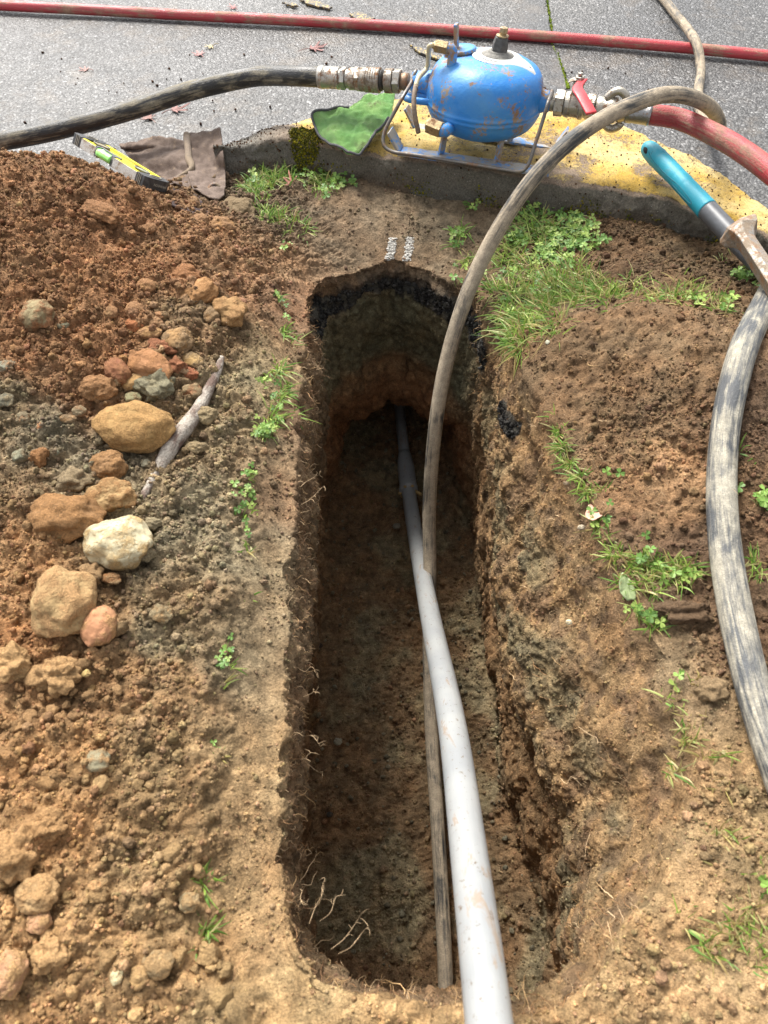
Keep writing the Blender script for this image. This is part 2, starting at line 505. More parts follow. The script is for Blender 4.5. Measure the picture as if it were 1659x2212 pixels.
# --- displacement
gmask = sstep(-.05, .02, Z) * (kv == 0)
left = sstep(.0, -.2, X) * (kv == 0)
rough_z = np.clip(fbm(PV * 3.1, 2, 5.0) + .45, 0, 1)
rimd = np.repeat(np.r_[np.array(dist[::-1])[:-1], np.zeros(RWS - NG)], NS)
leftgrass = sstep(.05, .14, rimd)
amp = np.where(kv == 0, .60 + .55 * left * leftgrass + .25 * rough_z * (1 - left), .75)
smoothpatch = .75 * sstep(.0, .25, fbm(PV * 5.0, 2, 31.0)) * (kv == 0) * (1 - left * leftgrass)
amp = amp * (1 - .6 * smoothpatch)
mouth = (kv == 0) * np.exp(-((X - .03) / .22) ** 2 - ((Y - 1.72) / .16) ** 2)
bank = 1.6 * mouth + (kv == 0) * (X < 0) * (1 - sstep(.04, .10, rimd)) + (X > .1) * ((kv == 0) * (1 - sstep(.0, .08, rimd)) + (kv == 1) * sstep(-.16, -.08, Z))
amp = amp * (1 - .55 * np.clip(bank, 0, 1))
disp = .012 * (billow(PV * 13) - .35) * amp
disp += .0085 * (billow(PV * 38, 9.0) - .35) * amp
disp += .0046 * (billow(PV * 95, 3.0) - .35) * amp
disp += .0020 * pnoise(PV * 210) * amp
disp += (kv == 1) * (PV[:, 0] < 0) * .007 * fbm(PV * 24, 3, 44.)
disp += .020 * fbm(PV * 4.5, 2, 2.0) * np.where(kv == 0, .7, 1.0)
# spade streaks on walls
disp += (kv == 1) * sstep(-.16, -.3, Z) * .006 * fbm(PV * [16, 16, 4], 3, 8.0)
disp += (kv == 1) * sstep(-.02, -.1, Z) * .016 * fbm(PV * 7, 2, 18.0)
# overhanging ragged black layer at the far end
farw = (kv == 1) * sstep(1.30, 1.5, Y) * sstep(-.24, -.21, Z) * (1 - sstep(-.13, -.11, Z))
disp += farw * (.010 + .008 * fbm(PV * 12, 2, 3.) + .006 * fbm(PV * 40, 2, 3.))
disp += (kv == 2) * (.022 * fbm(PV * 6, 3, 6.0) + .005 * (billow(PV * 30, 2.) - .3))
fade = np.clip((3.0 - rimd) / 1.5, 0, 1)
D = PV + NV * (disp * fade)[:, None]
# hollow under the roots on the right wall, slumped mouth at the far left
# --- colours by zone: paler towards the near end, left wall darker lower down
CP_ = [(60,420,146,100,64),(250,500,142,98,62),(450,500,148,106,70),(100,600,146,102,64),(300,600,154,106,66),(550,560,148,112,80),(60,780,146,100,62),(170,860,140,98,62),(20,860,132,114,88),
 (250,760,152,104,64),(450,720,134,106,76),(520,800,150,130,98),(480,900,148,126,94),(100,930,130,116,94),(200,1000,132,117,94),(60,1050,134,108,78),(330,880,138,110,78),
 (60,1200,160,116,72),(180,1260,150,116,78),(380,1100,142,124,96),(330,1180,140,124,98),(360,1400,136,118,90),(450,1100,148,130,102),(400,1300,136,110,78),(60,1400,160,113,68),(250,1450,150,112,72),(400,1500,146,112,74),
 (550,1350,144,120,90),(480,1200,142,126,100),(480,1450,142,122,94),(100,1700,166,122,74),(350,1700,150,118,78),(550,1700,158,127,88),(100,2000,178,134,84),(350,2000,164,127,82),(550,2000,164,130,88),
 (100,2180,182,138,88),(500,2180,172,137,90),(700,2190,172,138,92),(700,480,120,100,80),(830,500,130,108,86),(950,480,118,100,80),(830,540,132,106,82),(620,640,140,104,76),
 (640,900,130,100,74),(600,1100,128,100,74),(590,450,120,100,80),(1150,600,104,84,60),(1300,560,108,82,58),(1500,560,100,78,54),(1250,800,118,90,62),
 (1450,750,126,97,68),(1400,900,118,90,62),(1350,1000,126,97,66),(1430,1020,158,118,80),(1200,1100,130,100,72),(1300,1250,134,104,75),(1500,1200,104,79,60),
 (1250,1500,148,117,80),(1450,1500,138,112,82),(1620,900,104,78,58),(1640,1300,108,82,60),(1300,1800,162,129,85),(1500,1800,158,128,90),(1640,1800,162,130,88),
 (1300,2100,172,137,92),(1550,2100,180,144,100),(1250,1950,150,120,80)]
def Pg(a, b):
    p = P(a, b, 0.0)
    for _ in range(8): p = P(a, b, .5 * p[2] + .5 * float(ground_h(p[0], p[1])))
    return p
cpos = np.array([Pg(a, b)[:2] for a, b, *_ in CP_]); ccol = np.array([lin(c[2:]) for c in CP_])
def ground_color(p):
    p = np.asarray(p, float)
    q = p[:, :2] + .05 * np.c_[fbm(p * 6, 3, 1.5), fbm(p * 6, 3, 40.5)]
    num = np.zeros((len(p), 3)); den = np.zeros(len(p))
    for c, k in zip(cpos, ccol):
        w = 1 / ((q[:, 0] - c[0]) ** 2 + (q[:, 1] - c[1]) ** 2 + 4e-4) ** 2
        num += w[:, None] * k; den += w
    return num / den[:, None]
def mixv(a, b, f): return a * (1 - f[:, None]) + np.asarray(b) * f[:, None]
ALB = 1.0
def desat(c, k=.80):
    c = np.asarray(c, float); l = (c @ np.array([.3, .6, .1]))[..., None]
    return l + (c - l) * k
def wall_color(p):
    x, y, z = p.T
    zz = z + .05 * fbm(p * 5, 3, 12.0)
    fine = fbm(p * 22, 3, 77.)
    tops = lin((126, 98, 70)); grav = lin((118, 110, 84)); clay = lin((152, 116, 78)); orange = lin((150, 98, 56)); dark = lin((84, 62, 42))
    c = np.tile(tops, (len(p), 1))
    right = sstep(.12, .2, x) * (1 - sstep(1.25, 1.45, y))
    far = sstep(1.3, 1.48, y)
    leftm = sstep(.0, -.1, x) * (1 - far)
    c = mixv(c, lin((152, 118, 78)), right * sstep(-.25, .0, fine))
    g = sstep(-.11, -.2, zz) * (1 - sstep(-.40, -.47, zz))
    c = mixv(c, grav, g * (.95 * far + (.62 * right * sstep(-.1, .15, fbm(p * 7, 2, 23.))) + .2 * leftm))
    c = mixv(c, clay, sstep(-.40, -.5, zz) * (1 - .0 * far))
    c = mixv(c, orange, sstep(-.48, -.56, zz) * far * .8)
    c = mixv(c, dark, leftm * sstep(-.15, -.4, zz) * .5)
    blk = far * sstep(-.198, -.180, z + .022 * fine) * (1 - sstep(-.118, -.100, z + .03 * fine))
    for (bx, by, bz, r) in ((.282, 1.07, -.10, .032), (.274, 1.11, -.11, .028), (.236, 1.35, -.13, .06), (.235, 1.42, -.15, .06)):
        dd = np.sqrt((x - bx) ** 2 + (y - by) ** 2 + (z - bz) ** 2) + .02 * fine
        blk = np.maximum(blk, 1 - sstep(r * .7, r, dd))
    c = mixv(c, lin((38, 35, 36)), blk)
    c = mixv(c, lin((96, 92, 86)), blk * sstep(.0, .3, pnoise(p * 60)) * .6)
    return c
def floor_color(p):
    f = fbm(p * 5, 3, 50.)
    c = np.tile(lin((132, 104, 74)), (len(p), 1))
    c = mixv(c, lin((142, 126, 96)), sstep(.0, .3, f) * .8)
    c = mixv(c, lin((138, 104, 70)), sstep(-.05, -.35, f) * .8)
    return c
Cg = np.zeros((len(PV), 3))
for s0 in range(0, len(PV), 200000):
    s = slice(s0, s0 + 200000)
    Cg[s] = ground_color(PV[s])
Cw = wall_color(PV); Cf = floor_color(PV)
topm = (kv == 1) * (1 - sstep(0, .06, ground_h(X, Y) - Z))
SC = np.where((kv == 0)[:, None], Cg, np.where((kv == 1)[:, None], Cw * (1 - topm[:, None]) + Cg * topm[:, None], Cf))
lowf = (kv == 1) * sstep(-.74, -.87, Z)
SC = SC * (1 - lowf[:, None]) + Cf * lowf[:, None]
SC = desat(SC) * ALB * np.array([.985, .99, .90])
SC = SC * (1 + .35 * np.clip(fbm(PV * 45, 2, 61.), -1, 1))[:, None]
ii = np.arange(RWS - 1)[:, None] * NS; jj = np.arange(NS)[None]; jn = (jj + 1) % NS
F = np.stack(np.broadcast_arrays(ii + jj, ii + jn, ii + NS + jn, ii + NS + jj), -1).reshape(-1, 4)
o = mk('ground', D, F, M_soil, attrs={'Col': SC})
if True:
    # make the normals face outwards
    me = o.data
    if me.polygons[5 * NS].normal.z < 0:
        me.flip_normals()
tag(o, kind='structure')

# ray to the macro ground, for setting things down
def hit(px, py):
    r = ray(px, py); t = max((CAM[2] - .36) / -r[2] - .02, .3)
    prev = CAM + r * t
    while t < 4:
        t += .014; p = CAM + r * t
        if p[2] < float(ground_h(p[0], p[1])): break
    a, b_ = t - .014, t
    for _ in range(12):
        m = (a + b_) / 2; p = CAM + r * m
        if p[2] < float(ground_h(p[0], p[1])): b_ = m
        else: a = m
    return CAM + r * b_, b_
def in_trench(x, y): return (-.2 < x < np.interp(y, [.0, .3, .56, .85, 1.15, 1.4, 1.62], [.26, .42, .40, .34, .27, .23, .1])) and .0 < y < 1.66
# ------------------------------------------------------------------ asphalt
def asphalt_material(name, base=1.0, gloss=0.0):
    m, n, b = newmat(name); co = coords(n)
    vo = N(n, 'ShaderNodeTexVoronoi'); vo.inputs['Scale'].default_value = 130; vo.inputs['Randomness'].default_value = 1
    wob = n.nodes.new('ShaderNodeVectorMath'); wob.operation = 'ADD'
    nz = N(n, 'ShaderNodeTexNoise'); nz.inputs['Scale'].default_value = 90; n.links.new(co, nz.inputs['Vector'])
    sc = n.nodes.new('ShaderNodeVectorMath'); sc.operation = 'SCALE'; sc.inputs['Scale'].default_value = .012; n.links.new(nz.outputs['Color'], sc.inputs[0])
    n.links.new(co, wob.inputs[0]); n.links.new(sc.outputs[0], wob.inputs[1]); n.links.new(wob.outputs[0], vo.inputs['Vector'])
    stone = ramp(n, vo.outputs['Color'], [(.15, .030 * base), (.55, .085 * base), (.8, .14 * base), (.93, .30 * base)])
    gap = ramp(n, vo.outputs['Distance'], [(.35, 1.0), (.75, .28)])
    c = mixc(n, 1, stone, gap, 'MULTIPLY')
    bigc = ramp(n, noise(n, co, 1.6, 4, .6), [(.35, (.85, .86, .9)), (.65, (1.15, 1.12, 1.08))])
    c = mixc(n, 1, c, bigc, 'MULTIPLY')
    mud = ramp(n, noise(n, co, 4.5, 6, .75), [(.52, 0), (.70, .5)])
    c = mixc(n, mud, c, (.16, .125, .09))
    n.links.new(c, b.inputs['Base Color'])
    wet = ramp(n, noise(n, co, 2.2, 4, .6, .3), [(.40, .30 - .12 * gloss), (.62, .55 - .2 * gloss)])
    n.links.new(mixc(n, .5, wet, ramp(n, vo.outputs['Distance'], [(0, .25), (.8, .7)])), b.inputs['Roughness'])
    b.inputs['Specular IOR Level'].default_value = .6
    h = math_(n, 'ADD', math_(n, 'SUBTRACT', 1.0, vo.outputs['Distance']), math_(n, 'MULTIPLY', noise(n, co, 320, 3), .6))
    bump(n, b, h, .0035 * (1 - .6 * gloss), .8)
    return m
M_asph = asphalt_material('asphalt', .92)
KM = .5 * (KO + KI)
xs = np.r_[np.linspace(-40, -3, 16), np.linspace(-2.8, 2.6, 110), np.linspace(3, 40, 16)]
def ym(x): return np.interp(x, [-40, -1.0, -.62] + list(KM[:, 0]) + [2.3, 40], [1.68, 1.70, 1.80] + list(KM[:, 1]) + [-3, -3])
ws = np.r_[np.linspace(0, 1, 40) ** 2.2 * 6, [8, 12, 20, 35, 60]]
AV, AF = [], []
for i, x in enumerate(xs):
    for w in ws: AV.append((x, ym(x) + w, -.10))
AV = np.array(AV); AV[:, 2] += .004 * fbm(AV * 1.5, 2)
nw = len(ws)
AF = np.array([(i * nw + j, (i + 1) * nw + j, (i + 1) * nw + j + 1, i * nw + j + 1) for i in range(len(xs) - 1) for j in range(nw - 1)])
tag(mk('road', AV, AF, M_asph), kind='structure')
ZA = -.10
# smoother sealed strip beside the joint
def sheet(name, poly, z, mat, th=.004, jag=.004, n=6):
    pts = []
    for i in range(len(poly)):
        a, b = np.array(poly[i]), np.array(poly[(i + 1) % len(poly)])
        for k in range(n): pts.append(a * (1 - k / n) + b * k / n)
    pts = np.array([P(q[0], q[1], z) for q in pts]); pts[:, :2] += rng.normal(0, jag, (len(pts), 2))
    V = np.vstack([pts, pts - [0, 0, th]]); m = len(pts)
    F = [tuple(range(m))] + [(i, m + i, m + (i + 1) % m, (i + 1) % m) for i in range(m)]
    if np.cross(V[1] - V[0], V[n + 1] - V[1])[2] < 0: F = [tuple(reversed(f)) for f in F]
    return V, F
M_tar = asphalt_material('sealed_asphalt', .75, 1.0)
v, f = sheet('road_patch', [(1128, -30), (1163, -30), (1192, 70), (1222, 190), (1206, 205), (1150, 185), (1090, 110), (1120, 40)], ZA + .006, M_tar, .012)
tag(mk('road_patch', v, f, M_tar, smooth=False), kind='structure')
def yellow_material(name, wear=.5):
    m, n, b = newmat(name); co = coords(n)
    k = ramp(n, noise(n, co, 120, 5, .75), [(.35 + .2 * wear, 0), (.42 + .2 * wear, 1)])
    c = mixc(n, k, mixc(n, ramp(n, noise(n, co, 30, 3), [(.4, 0), (.6, 1)]), (.55, .36, .07), (.60, .44, .16)), (.08, .075, .07))
    n.links.new(c, b.inputs['Base Color']); b.inputs['Roughness'].default_value = .6
    bump(n, b, noise(n, co, 250, 4), .002)
    return m
M_yl = yellow_material('road_paint', .3)
for i, poly in enumerate([[(645, -4), (662, -6), (716, 14), (712, 19), (660, 6)], [(612, 4), (640, 8), (640, 13), (618, 10)], [(752, 30), (780, 26), (808, 40), (775, 42)], [(884, 97), (902, 100), (953, 122), (948, 129), (905, 112)]]):
    v, f = sheet('road_marking', poly, ZA + .010, M_yl, .006, .003, 4)
    tag(mk('road_marking', v, f, M_yl, smooth=False), kind='structure')

# ------------------------------------------------------------------ kerb
def kerb_material():
    m, n, b = newmat('kerb_concrete'); co = coords(n)
    pm = n.nodes.new('ShaderNodeAttribute'); pm.attribute_name = 'Paint'
    c0 = colattr(n)
    fine = ramp(n, noise(n, co, 240, 4, .75), [(.28, .45), (.72, 1.6)])
    c = mixc(n, 1, c0, fine, 'MULTIPLY')
    vo = N(n, 'ShaderNodeTexVoronoi'); vo.inputs['Scale'].default_value = 150; n.links.new(co, vo.inputs['Vector'])
    sp = mixc(n, 1, ramp(n, vo.outputs['Distance'], [(.12, 1), (.25, 0)]), ramp(n, vo.outputs['Color'], [(.78, 0), (.8, 1)]), 'MULTIPLY')
    c = mixc(n, sp, c, (.33, .31, .27))
    k1 = noise(n, co, 105, 6, .85, .8); k2 = noise(n, co, 8, 4, .6)
    k = math_(n, 'ADD', math_(n, 'MULTIPLY', k1, 1.0), math_(n, 'MULTIPLY', k2, .55))
    k = math_(n, 'ADD', k, math_(n, 'MULTIPLY', math_(n, 'SUBTRACT', pm.outputs['Fac'], 1.0), .9))
    mask = ramp(n, k, [(.655, 0), (.70, 1)])
    tone = mixc(n, ramp(n, noise(n, co, 6, 4, .65), [(.42, 0), (.62, 1)]), (.66, .50, .22), (.60, .38, .075))
    tone = mixc(n, ramp(n, noise(n, co, 120, 6, .85, .6), [(.565, 0), (.60, .85)]), tone, (.09, .07, .05))
    tone = mixc(n, 1, tone, ramp(n, noise(n, co, 300, 3), [(.3, .75), (.7, 1.15)]), 'MULTIPLY')
    n.links.new(mixc(n, mask, c, tone), b.inputs['Base Color'])
    b.inputs['Roughness'].default_value = .8; b.inputs['Specular IOR Level'].default_value = .3
    h = math_(n, 'ADD', math_(n, 'MULTIPLY', noise(n, co, 190, 5, .8), 1.0), math_(n, 'MULTIPLY', mask, .25))
    bump(n, b, h, .005)
    return m
M_kerb = kerb_material()
NK = 520
ko = smooth_path(np.c_[KO, np.zeros(16)], NK)[:, :2]
ki = np.array([np.interp(np.linspace(0, 15, NK), range(16), KI[:, k]) for k in (0, 1)]).T
ko = np.array([np.interp(np.linspace(0, 15, NK), range(16), KO[:, k]) for k in (0, 1)]).T
for _ in range(60):
    ko[1:-1] = .25 * ko[:-2] + .5 * ko[1:-1] + .25 * ko[2:]; ki[1:-1] = .25 * ki[:-2] + .5 * ki[1:-1] + .25 * ki[2:]
fs = [(-.10, -.16), (-.085, -.10), (-.05, -.045), (-.02, -.012)]
prof = []      # (f across 0 inner .. 1 outer, z, paint)
for a, z in [(-.13, -.17), (-.10, -.12), (-.075, -.075), (-.05, -.04), (-.02, -.010), (.005, .012), (.022, .026)]: prof.append((a, z, 0 if z < .005 else .45))
for q in np.linspace(.05, .96, 46): prof.append((q, .040 - .008 * math.exp(-(q - .05) / .05) - .05 * q ** 1.4, 1.0))
for a, z in [(.985, -.022), (1.005, -.05), (1.015, -.09), (1.02, -.14)]: prof.append((a, z, .8))
# densify the inner face
pf = np.array(prof); s_ = np.r_[0, np.cumsum(np.hypot(np.diff(pf[:, 0]) * .3, np.diff(pf[:, 1])))]
tq = np.linspace(0, s_[-1], 120); pf = np.c_[np.interp(tq, s_, pf[:, 0]), np.interp(tq, s_, pf[:, 1]), np.interp(tq, s_, pf[:, 2])]
wid = np.linalg.norm(ko - ki, axis=1, keepdims=True)
dirn = (ko - ki) / wid
KV = []
for f_, z, pnt in pf:
    off = np.where(f_ < 0, f_ * .35, np.where(f_ > 1, (f_ - 1) * .5 + 0 * wid, 0) ) if True else 0
    base = ki + dirn * (wid * np.clip(f_, 0, 1)) + dirn * off
    KV.append(np.c_[base, np.full(NK, z)])
KV = np.array(KV).transpose(1, 0, 2)
kk = KV.reshape(-1, 3)
pnt = np.tile(pf[:, 2], NK); ff = np.tile(pf[:, 0], NK)
endf = np.repeat(sstep(-.40, -.20, ki[:, 0] * .5 + ko[:, 0] * .5), len(pf))
pnt = pnt * (.35 + .65 * endf)
pnt = pnt - .25 * sstep(.08, .0, ff) * (ff >= 0) - .22 * sstep(.55, .2, ff) * sstep(.15, .5, kk[:, 0]) * (kk[:, 0] < .75) * sstep(0, .3, fbm(kk * 7, 2, 3.) + .15)
nn = np.zeros_like(kk); nn[:, 2] = 1
dz = .005 * fbm(kk * 30, 3) + .016 * fbm(kk * 5, 2) + .0018 * fbm(kk * 150, 2)
kk2 = kk.copy(); kk2[:, 2] += dz
kk2[:, :2] -= np.repeat(dirn, len(pf), 0) * (.012 * fbm(kk * 14, 3, 9.) + .004 * fbm(kk * 70, 2, 9.))[:, None] * (ff < .05)[:, None]
kc = np.tile(lin((120, 114, 102)), (len(kk), 1))
kc = mixv(kc, lin((108, 104, 94)), sstep(.02, -.03, kk[:, 2]) * sstep(-.35, -.1, kk[:, 0]))
kc = mixv(kc, lin((128, 124, 116)), sstep(-.12, -.3, kk[:, 0]) * .8)
kc = mixv(kc, lin((172, 150, 128)), (ff > .03) * .85 * sstep(-.4, -.2, kk[:, 0]))
kc = mixv(kc, lin((70, 66, 36)), sstep(-.03, -.08, kk[:, 2]) * sstep(0, .3, fbm(kk * 18, 3, 5.)) * .9)
npf = len(pf)
KF = np.array([(i * npf + j, i * npf + j + 1, (i + 1) * npf + j + 1, (i + 1) * npf + j) for i in range(NK - 1) for j in range(npf - 1)])
ok = mk('kerb', kk2, KF[:, ::-1], M_kerb, attrs={'Col': mixv(kc * .72, lin((92, 72, 50)) * .8, sstep(.01, -.06, kk[:, 2]) * .85 * sstep(-.35, .1, fbm(kk * 9, 3, 15.)) * (ff < .02)), 'Paint': np.clip(pnt, 0, 1)})
tag(ok, kind='structure')
KD = kk2.reshape(NK, npf, 3)
def kerb_z_unused(x, y):
    i = np.argmin(np.abs(KD[:, :, 0] - x) + np.abs(KD[:, :, 1] - y)); return KD.reshape(-1, 3)[i, 2]

from mathutils.bvhtree import BVHTree
KBVH = BVHTree.FromPolygons([Vector(v) for v in kk2], [tuple(int(i) for i in f) for f in KF])
def surf_t(px, py):
    t = hit(px, py)[1]; r = Vector(ray(px, py)); L = r.length
    h_ = KBVH.ray_cast(Vector(CAM), r / L)
    if h_[0] is not None: t = min(t, h_[3] / L)
    return t
# ------------------------------------------------------------------ hoses
M_red = hose_material('red_rubber', (.47, .050, .062), (.38, .22, .15), .40, .42, dark=(.36, .05, .055))
M_red2 = hose_material('red_rubber_muddy', (.42, .045, .052), (.32, .19, .13), .46, .5)
M_blk = hose_material('black_rubber_muddy', (.016, .016, .017), (.26, .23, .17), .36, .40)
M_gry = hose_material('grey_hose_muddy', (.040, .042, .042), (.39, .32, .23), .74, .6, stretch=.035)
M_gry2 = hose_material('pale_hose_muddy', (.075, .08, .085), (.37, .34, .27), .56, .6)
steel = metal_material('zinc_steel', (.42, .40, .36), .38, amt=.55)
steel2 = metal_material('worn_steel', (.34, .31, .27), .45, amt=.75, scale=1.3)
brassm = metal_material('brass', (.42, .32, .18), .38, amt=.5)
nickel = metal_material('nickel_brass', (.44, .41, .35), .35, amt=.45)

def hose(name, pts, rads, mat, label, cat='hose', n=140, seg=24, group=None, parent=None):
    q, r = smooth_path(pts, n, rads); q = relax(q, 10)
    V, F, tc = tube(q, r, seg)
    org = None if parent is not None else q[len(q) // 2] - [0, 0, r[len(q) // 2]]
    o = mk(name, V, F, mat, parent=parent, origin=org, vecs=tc)
    if parent is None: tag(o, label, cat, group)
    return o, q
top_px = [(-260, -6), (-120, 2), (0, 12), (200, 22), (415, 34), (620, 44), (830, 56), (1040, 70), (1250, 85), (1450, 101), (1659, 121), (1850, 143), (2050, 166)]
hose('air_hose', [P(a, b, ZA + .0205) for a, b in top_px], [.0175] * len(top_px), M_red, 'long straight red rubber air hose lying across the asphalt along the top')

# black hose with its crimped fittings
# tank frame first
TB = np.array([.2510, 1.93, .034]); TROT = (R(-8), 0, R(-15))
tank = thing('air_line_lubricator', 'blue round air tank with a knob, in a skid frame on the yellow kerb', 'air tank', TB, rot=TROT)
TM = np.array(tank.matrix_world)
def W(x, y, z): return TM[:3, :3] @ np.array([x, y, z]) + TM[:3, 3]

hub_l = W(-.150, .0, .144)
ferr_end = Py(688, 167, hub_l[1] + .075)
ax = ferr_end - W(-.20, 0, .142); ax /= np.linalg.norm(ax)
p0 = W(-.20, 0, .142); Lc = np.linalg.norm(ferr_end - p0) / 1.2
bh = thing('compressor_hose', 'black muddy rubber hose with crimped steel fittings, joining the left side of the blue tank', 'hose', ferr_end)
def at(f): return p0 + ax * Lc * f
v1 = lathe(at(0.0), ax, [(0, .020), (Lc * .06, .0205), (Lc * .07, .019), (Lc * .10, .019)], 28)
mk('nipple', *v1, metal_material('rusty_nipple', (.30, .22, .16), .6, amt=.9, rust=(.30, .13, .05)), parent=bh)
mk('hex_nut', *join([hexn(at(.10), at(.19), .0290, .2)]), steel, parent=bh, smooth=False, bevel=.0012)
kn = []
for i in range(18):
    h = .19 + .008 * i / 1.0
# knurled ring
a_ = []
for k in range(9): a_ += [(Lc * (.20 + .011 * k), .0275), (Lc * (.20 + .011 * k + .0055), .0287)]
mk('knurled_ring', *lathe(p0, ax, [(Lc * .195, .024)] + a_ + [(Lc * .305, .024)], 40), steel2, parent=bh)
mk('threaded_neck', *lathe(p0, ax, [(Lc * .30, .021), (Lc * .335, .022), (Lc * .34, .0245), (Lc * .365, .0245), (Lc * .37, .021)], 28), plain('dark_gap', (.03, .028, .025), .6), parent=bh)
a_ = [(Lc * .365, .024), (Lc * .37, .0295)]
for k in range(5): a_ += [(Lc * (.39 + .032 * k), .0298), (Lc * (.40 + .032 * k), .0285), (Lc * (.41 + .032 * k), .0285), (Lc * (.415 + .032 * k), .0298)]
a_ += [(Lc * .555, .0298), (Lc * .56, .028), (Lc * .63, .028), (Lc * .635, .025)]
slv = mk('coupling_sleeve', *lathe(p0, ax, a_, 36), steel2, parent=bh)
mk('collar_nut', *join([hexn(at(.625), at(.69), .0305, .5), cyl(at(.69), at(.78), .0258)]), metal_material('rusty_zinc', (.40, .36, .31), .45, amt=.8), parent=bh, smooth=False, bevel=.0012)
a_ = [(Lc * .775, .018)]
for k in range(4): a_ += [(Lc * (.78 + .011 * k), .0225), (Lc * (.78 + .011 * k + .006), .0210)]
mk('screw_thread', *lathe(p0, ax, a_ + [(Lc * .83, .018)], 26), steel, parent=bh)
mk('hex_nut', *join([hexn(at(.825), at(.885), .0275, .1), cyl(at(.885), at(.91), .0225)]), steel, parent=bh, smooth=False, bevel=.0012)
mk('crimped_ferrule', *lathe(p0, ax, [(Lc * .905, .022), (Lc * .91, .0260), (Lc * .93, .0270), (Lc * .935, .0255), (Lc * 1.12, .0262), (Lc * 1.125, .0275), (Lc * 1.15, .0275), (Lc * 1.155, .0262), (Lc * 1.19, .0262), (Lc * 1.2, .022)], 32), steel, parent=bh)
fe = p0 + ax * Lc * 1.17
t0 = Lc
bp = [fe, fe + ax * .06] + [Pt(560, 165, 2.03), Pt(500, 175, 2.04), Pt(400, 200, 2.05), (Pt(300, 233, 2.05)), Pt(200, 262, 2.05), Pt(95, 288, 2.05), Pt(0, 306, 2.05), Pt(-110, 326, 2.05), Pt(-300, 350, 2.05)]
hose('hose_jacket', bp, [.0245] * len(bp), M_blk, None, parent=bh)

# ------------------------------------------------------------------ blue tank
def blue_material(name='blue_paint', dirt=.42, bare=False):
    m, n, b = newmat(name); co = coords(n)
    f = ramp(n, math_(n, 'ADD', math_(n, 'MULTIPLY', noise(n, co, 16, 3, .5), .55), math_(n, 'MULTIPLY', noise(n, co, 120, 5, .75), .5)), [(.60 - .08 * dirt, 0), (.66 - .08 * dirt, 1)])
    f2 = ramp(n, noise(n, co, 60, 6, .8), [(.66, 0), (.72, 1)])
    film = ramp(n, noise(n, co, 9, 5, .65), [(.38, 0), (.68, .6)])
    blue = mixc(n, film, (.018, .205, .60), (.11, .30, .50))
    br = mixc(n, ramp(n, noise(n, co, 40, 4), [(.4, 0), (.6, 1)]), (.30, .24, .17), (.26, .15, .08))
    if bare: blue = mixc(n, ramp(n, noise(n, co, 48, 5, .7), [(.40, 0), (.50, 1)]), blue, (.30, .28, .25))
    c = mixc(n, f, blue, br); c = mixc(n, mixc(n, .8, (0, 0, 0), f2), c, (.10, .09, .09))
    n.links.new(c, b.inputs['Base Color'])
    n.links.new(mixc(n, f, mixc(n, film, (.40,) * 3, (.62,) * 3), (.85,) * 3), b.inputs['Roughness'])
    bump(n, b, math_(n, 'ADD', noise(n, co, 130, 4, .7), math_(n, 'MULTIPLY', noise(n, co, 14, 2), 2)), .0010)
    return m
M_blue = blue_material(); M_blue2 = blue_material('blue_paint_worn', .8); M_skid = blue_material('blue_paint_bare', .7, True)
TA, TC, TZ = .146, .088, .136
def dome(r): return TC * (1 - np.clip(r / TA, 0, 1) ** 3.3) ** (1 / 2.7)
prof = []
for q in np.linspace(-math.pi / 2, math.pi / 2, 90):
    zz = math.sin(q); rr = math.copysign(abs(math.cos(q)) ** .86, 1); z = TC * math.copysign(abs(zz) ** .95, zz)
    r = TA * (1 - min(abs(z / TC), 1) ** 2.7) ** (1 / 3.4)
    for zc, s in ((-.018, .0026), (-.030, .0022)):
        r += s * math.exp(-((z - zc) / .0028) ** 2)
    prof.append((z + TC, r))
V, F = lathe((0, 0, TZ - TC), (0, 0, 1), prof, 96)
V = V + .0018 * fbm(V * 16, 2)[:, None] * (V - [0, 0, TZ]) / .14
mk('tank_body', V, F, M_blue, parent=tank, local=True)
# neck bosses left and right
mk('inlet_neck', *join([lathe((-.135, 0, .144), (-1, 0, 0), [(0, .034), (.012, .030), (.02, .0265), (.05, .0255), (.055, .022)], 28)]), M_blue2, parent=tank, local=True)
mk('outlet_neck', *join([lathe((.135, 0, .138), (1, 0, 0), [(0, .032), (.010, .028), (.018, .025), (.030, .024), (.033, .02)], 28)]), M_blue2, parent=tank, local=True)
# filler cap with wing
cx_, cy_ = -.074, .012
cz_ = TZ + float(dome(np.hypot(cx_, cy_)))
cap = mk('filler_cap', *lathe((cx_, cy_, cz_ - .022), (-.12, 0, 1), [(0, .040), (.018, .039), (.022, .034), (.024, .041), (.030, .041), (.032, .037), (.031, .030), (.032, .012)], 36), blue_material('blue_paint_pale', 1.2), parent=tank, local=True)
cap.data.materials[0].node_tree.nodes
mk('cap_wing', *join([boxm((cx_ - .014, cy_ - .004, cz_ + .038), .010, .020, .058, Matrix.Rotation(R(-6), 3, 'Y'))]), blue_material('blue_paint_grey', 1.4), parent=cap, smooth=False, bevel=.0015) if False else None
mk('cap_wing', *boxm((cx_ - .014, cy_ - .004, cz_ + .034), .009, .024, .052, Matrix.Rotation(R(-7), 3, 'Y')), blue_material('blue_paint_grey', 1.0), parent=cap, smooth=False, bevel=.0015, local=True)
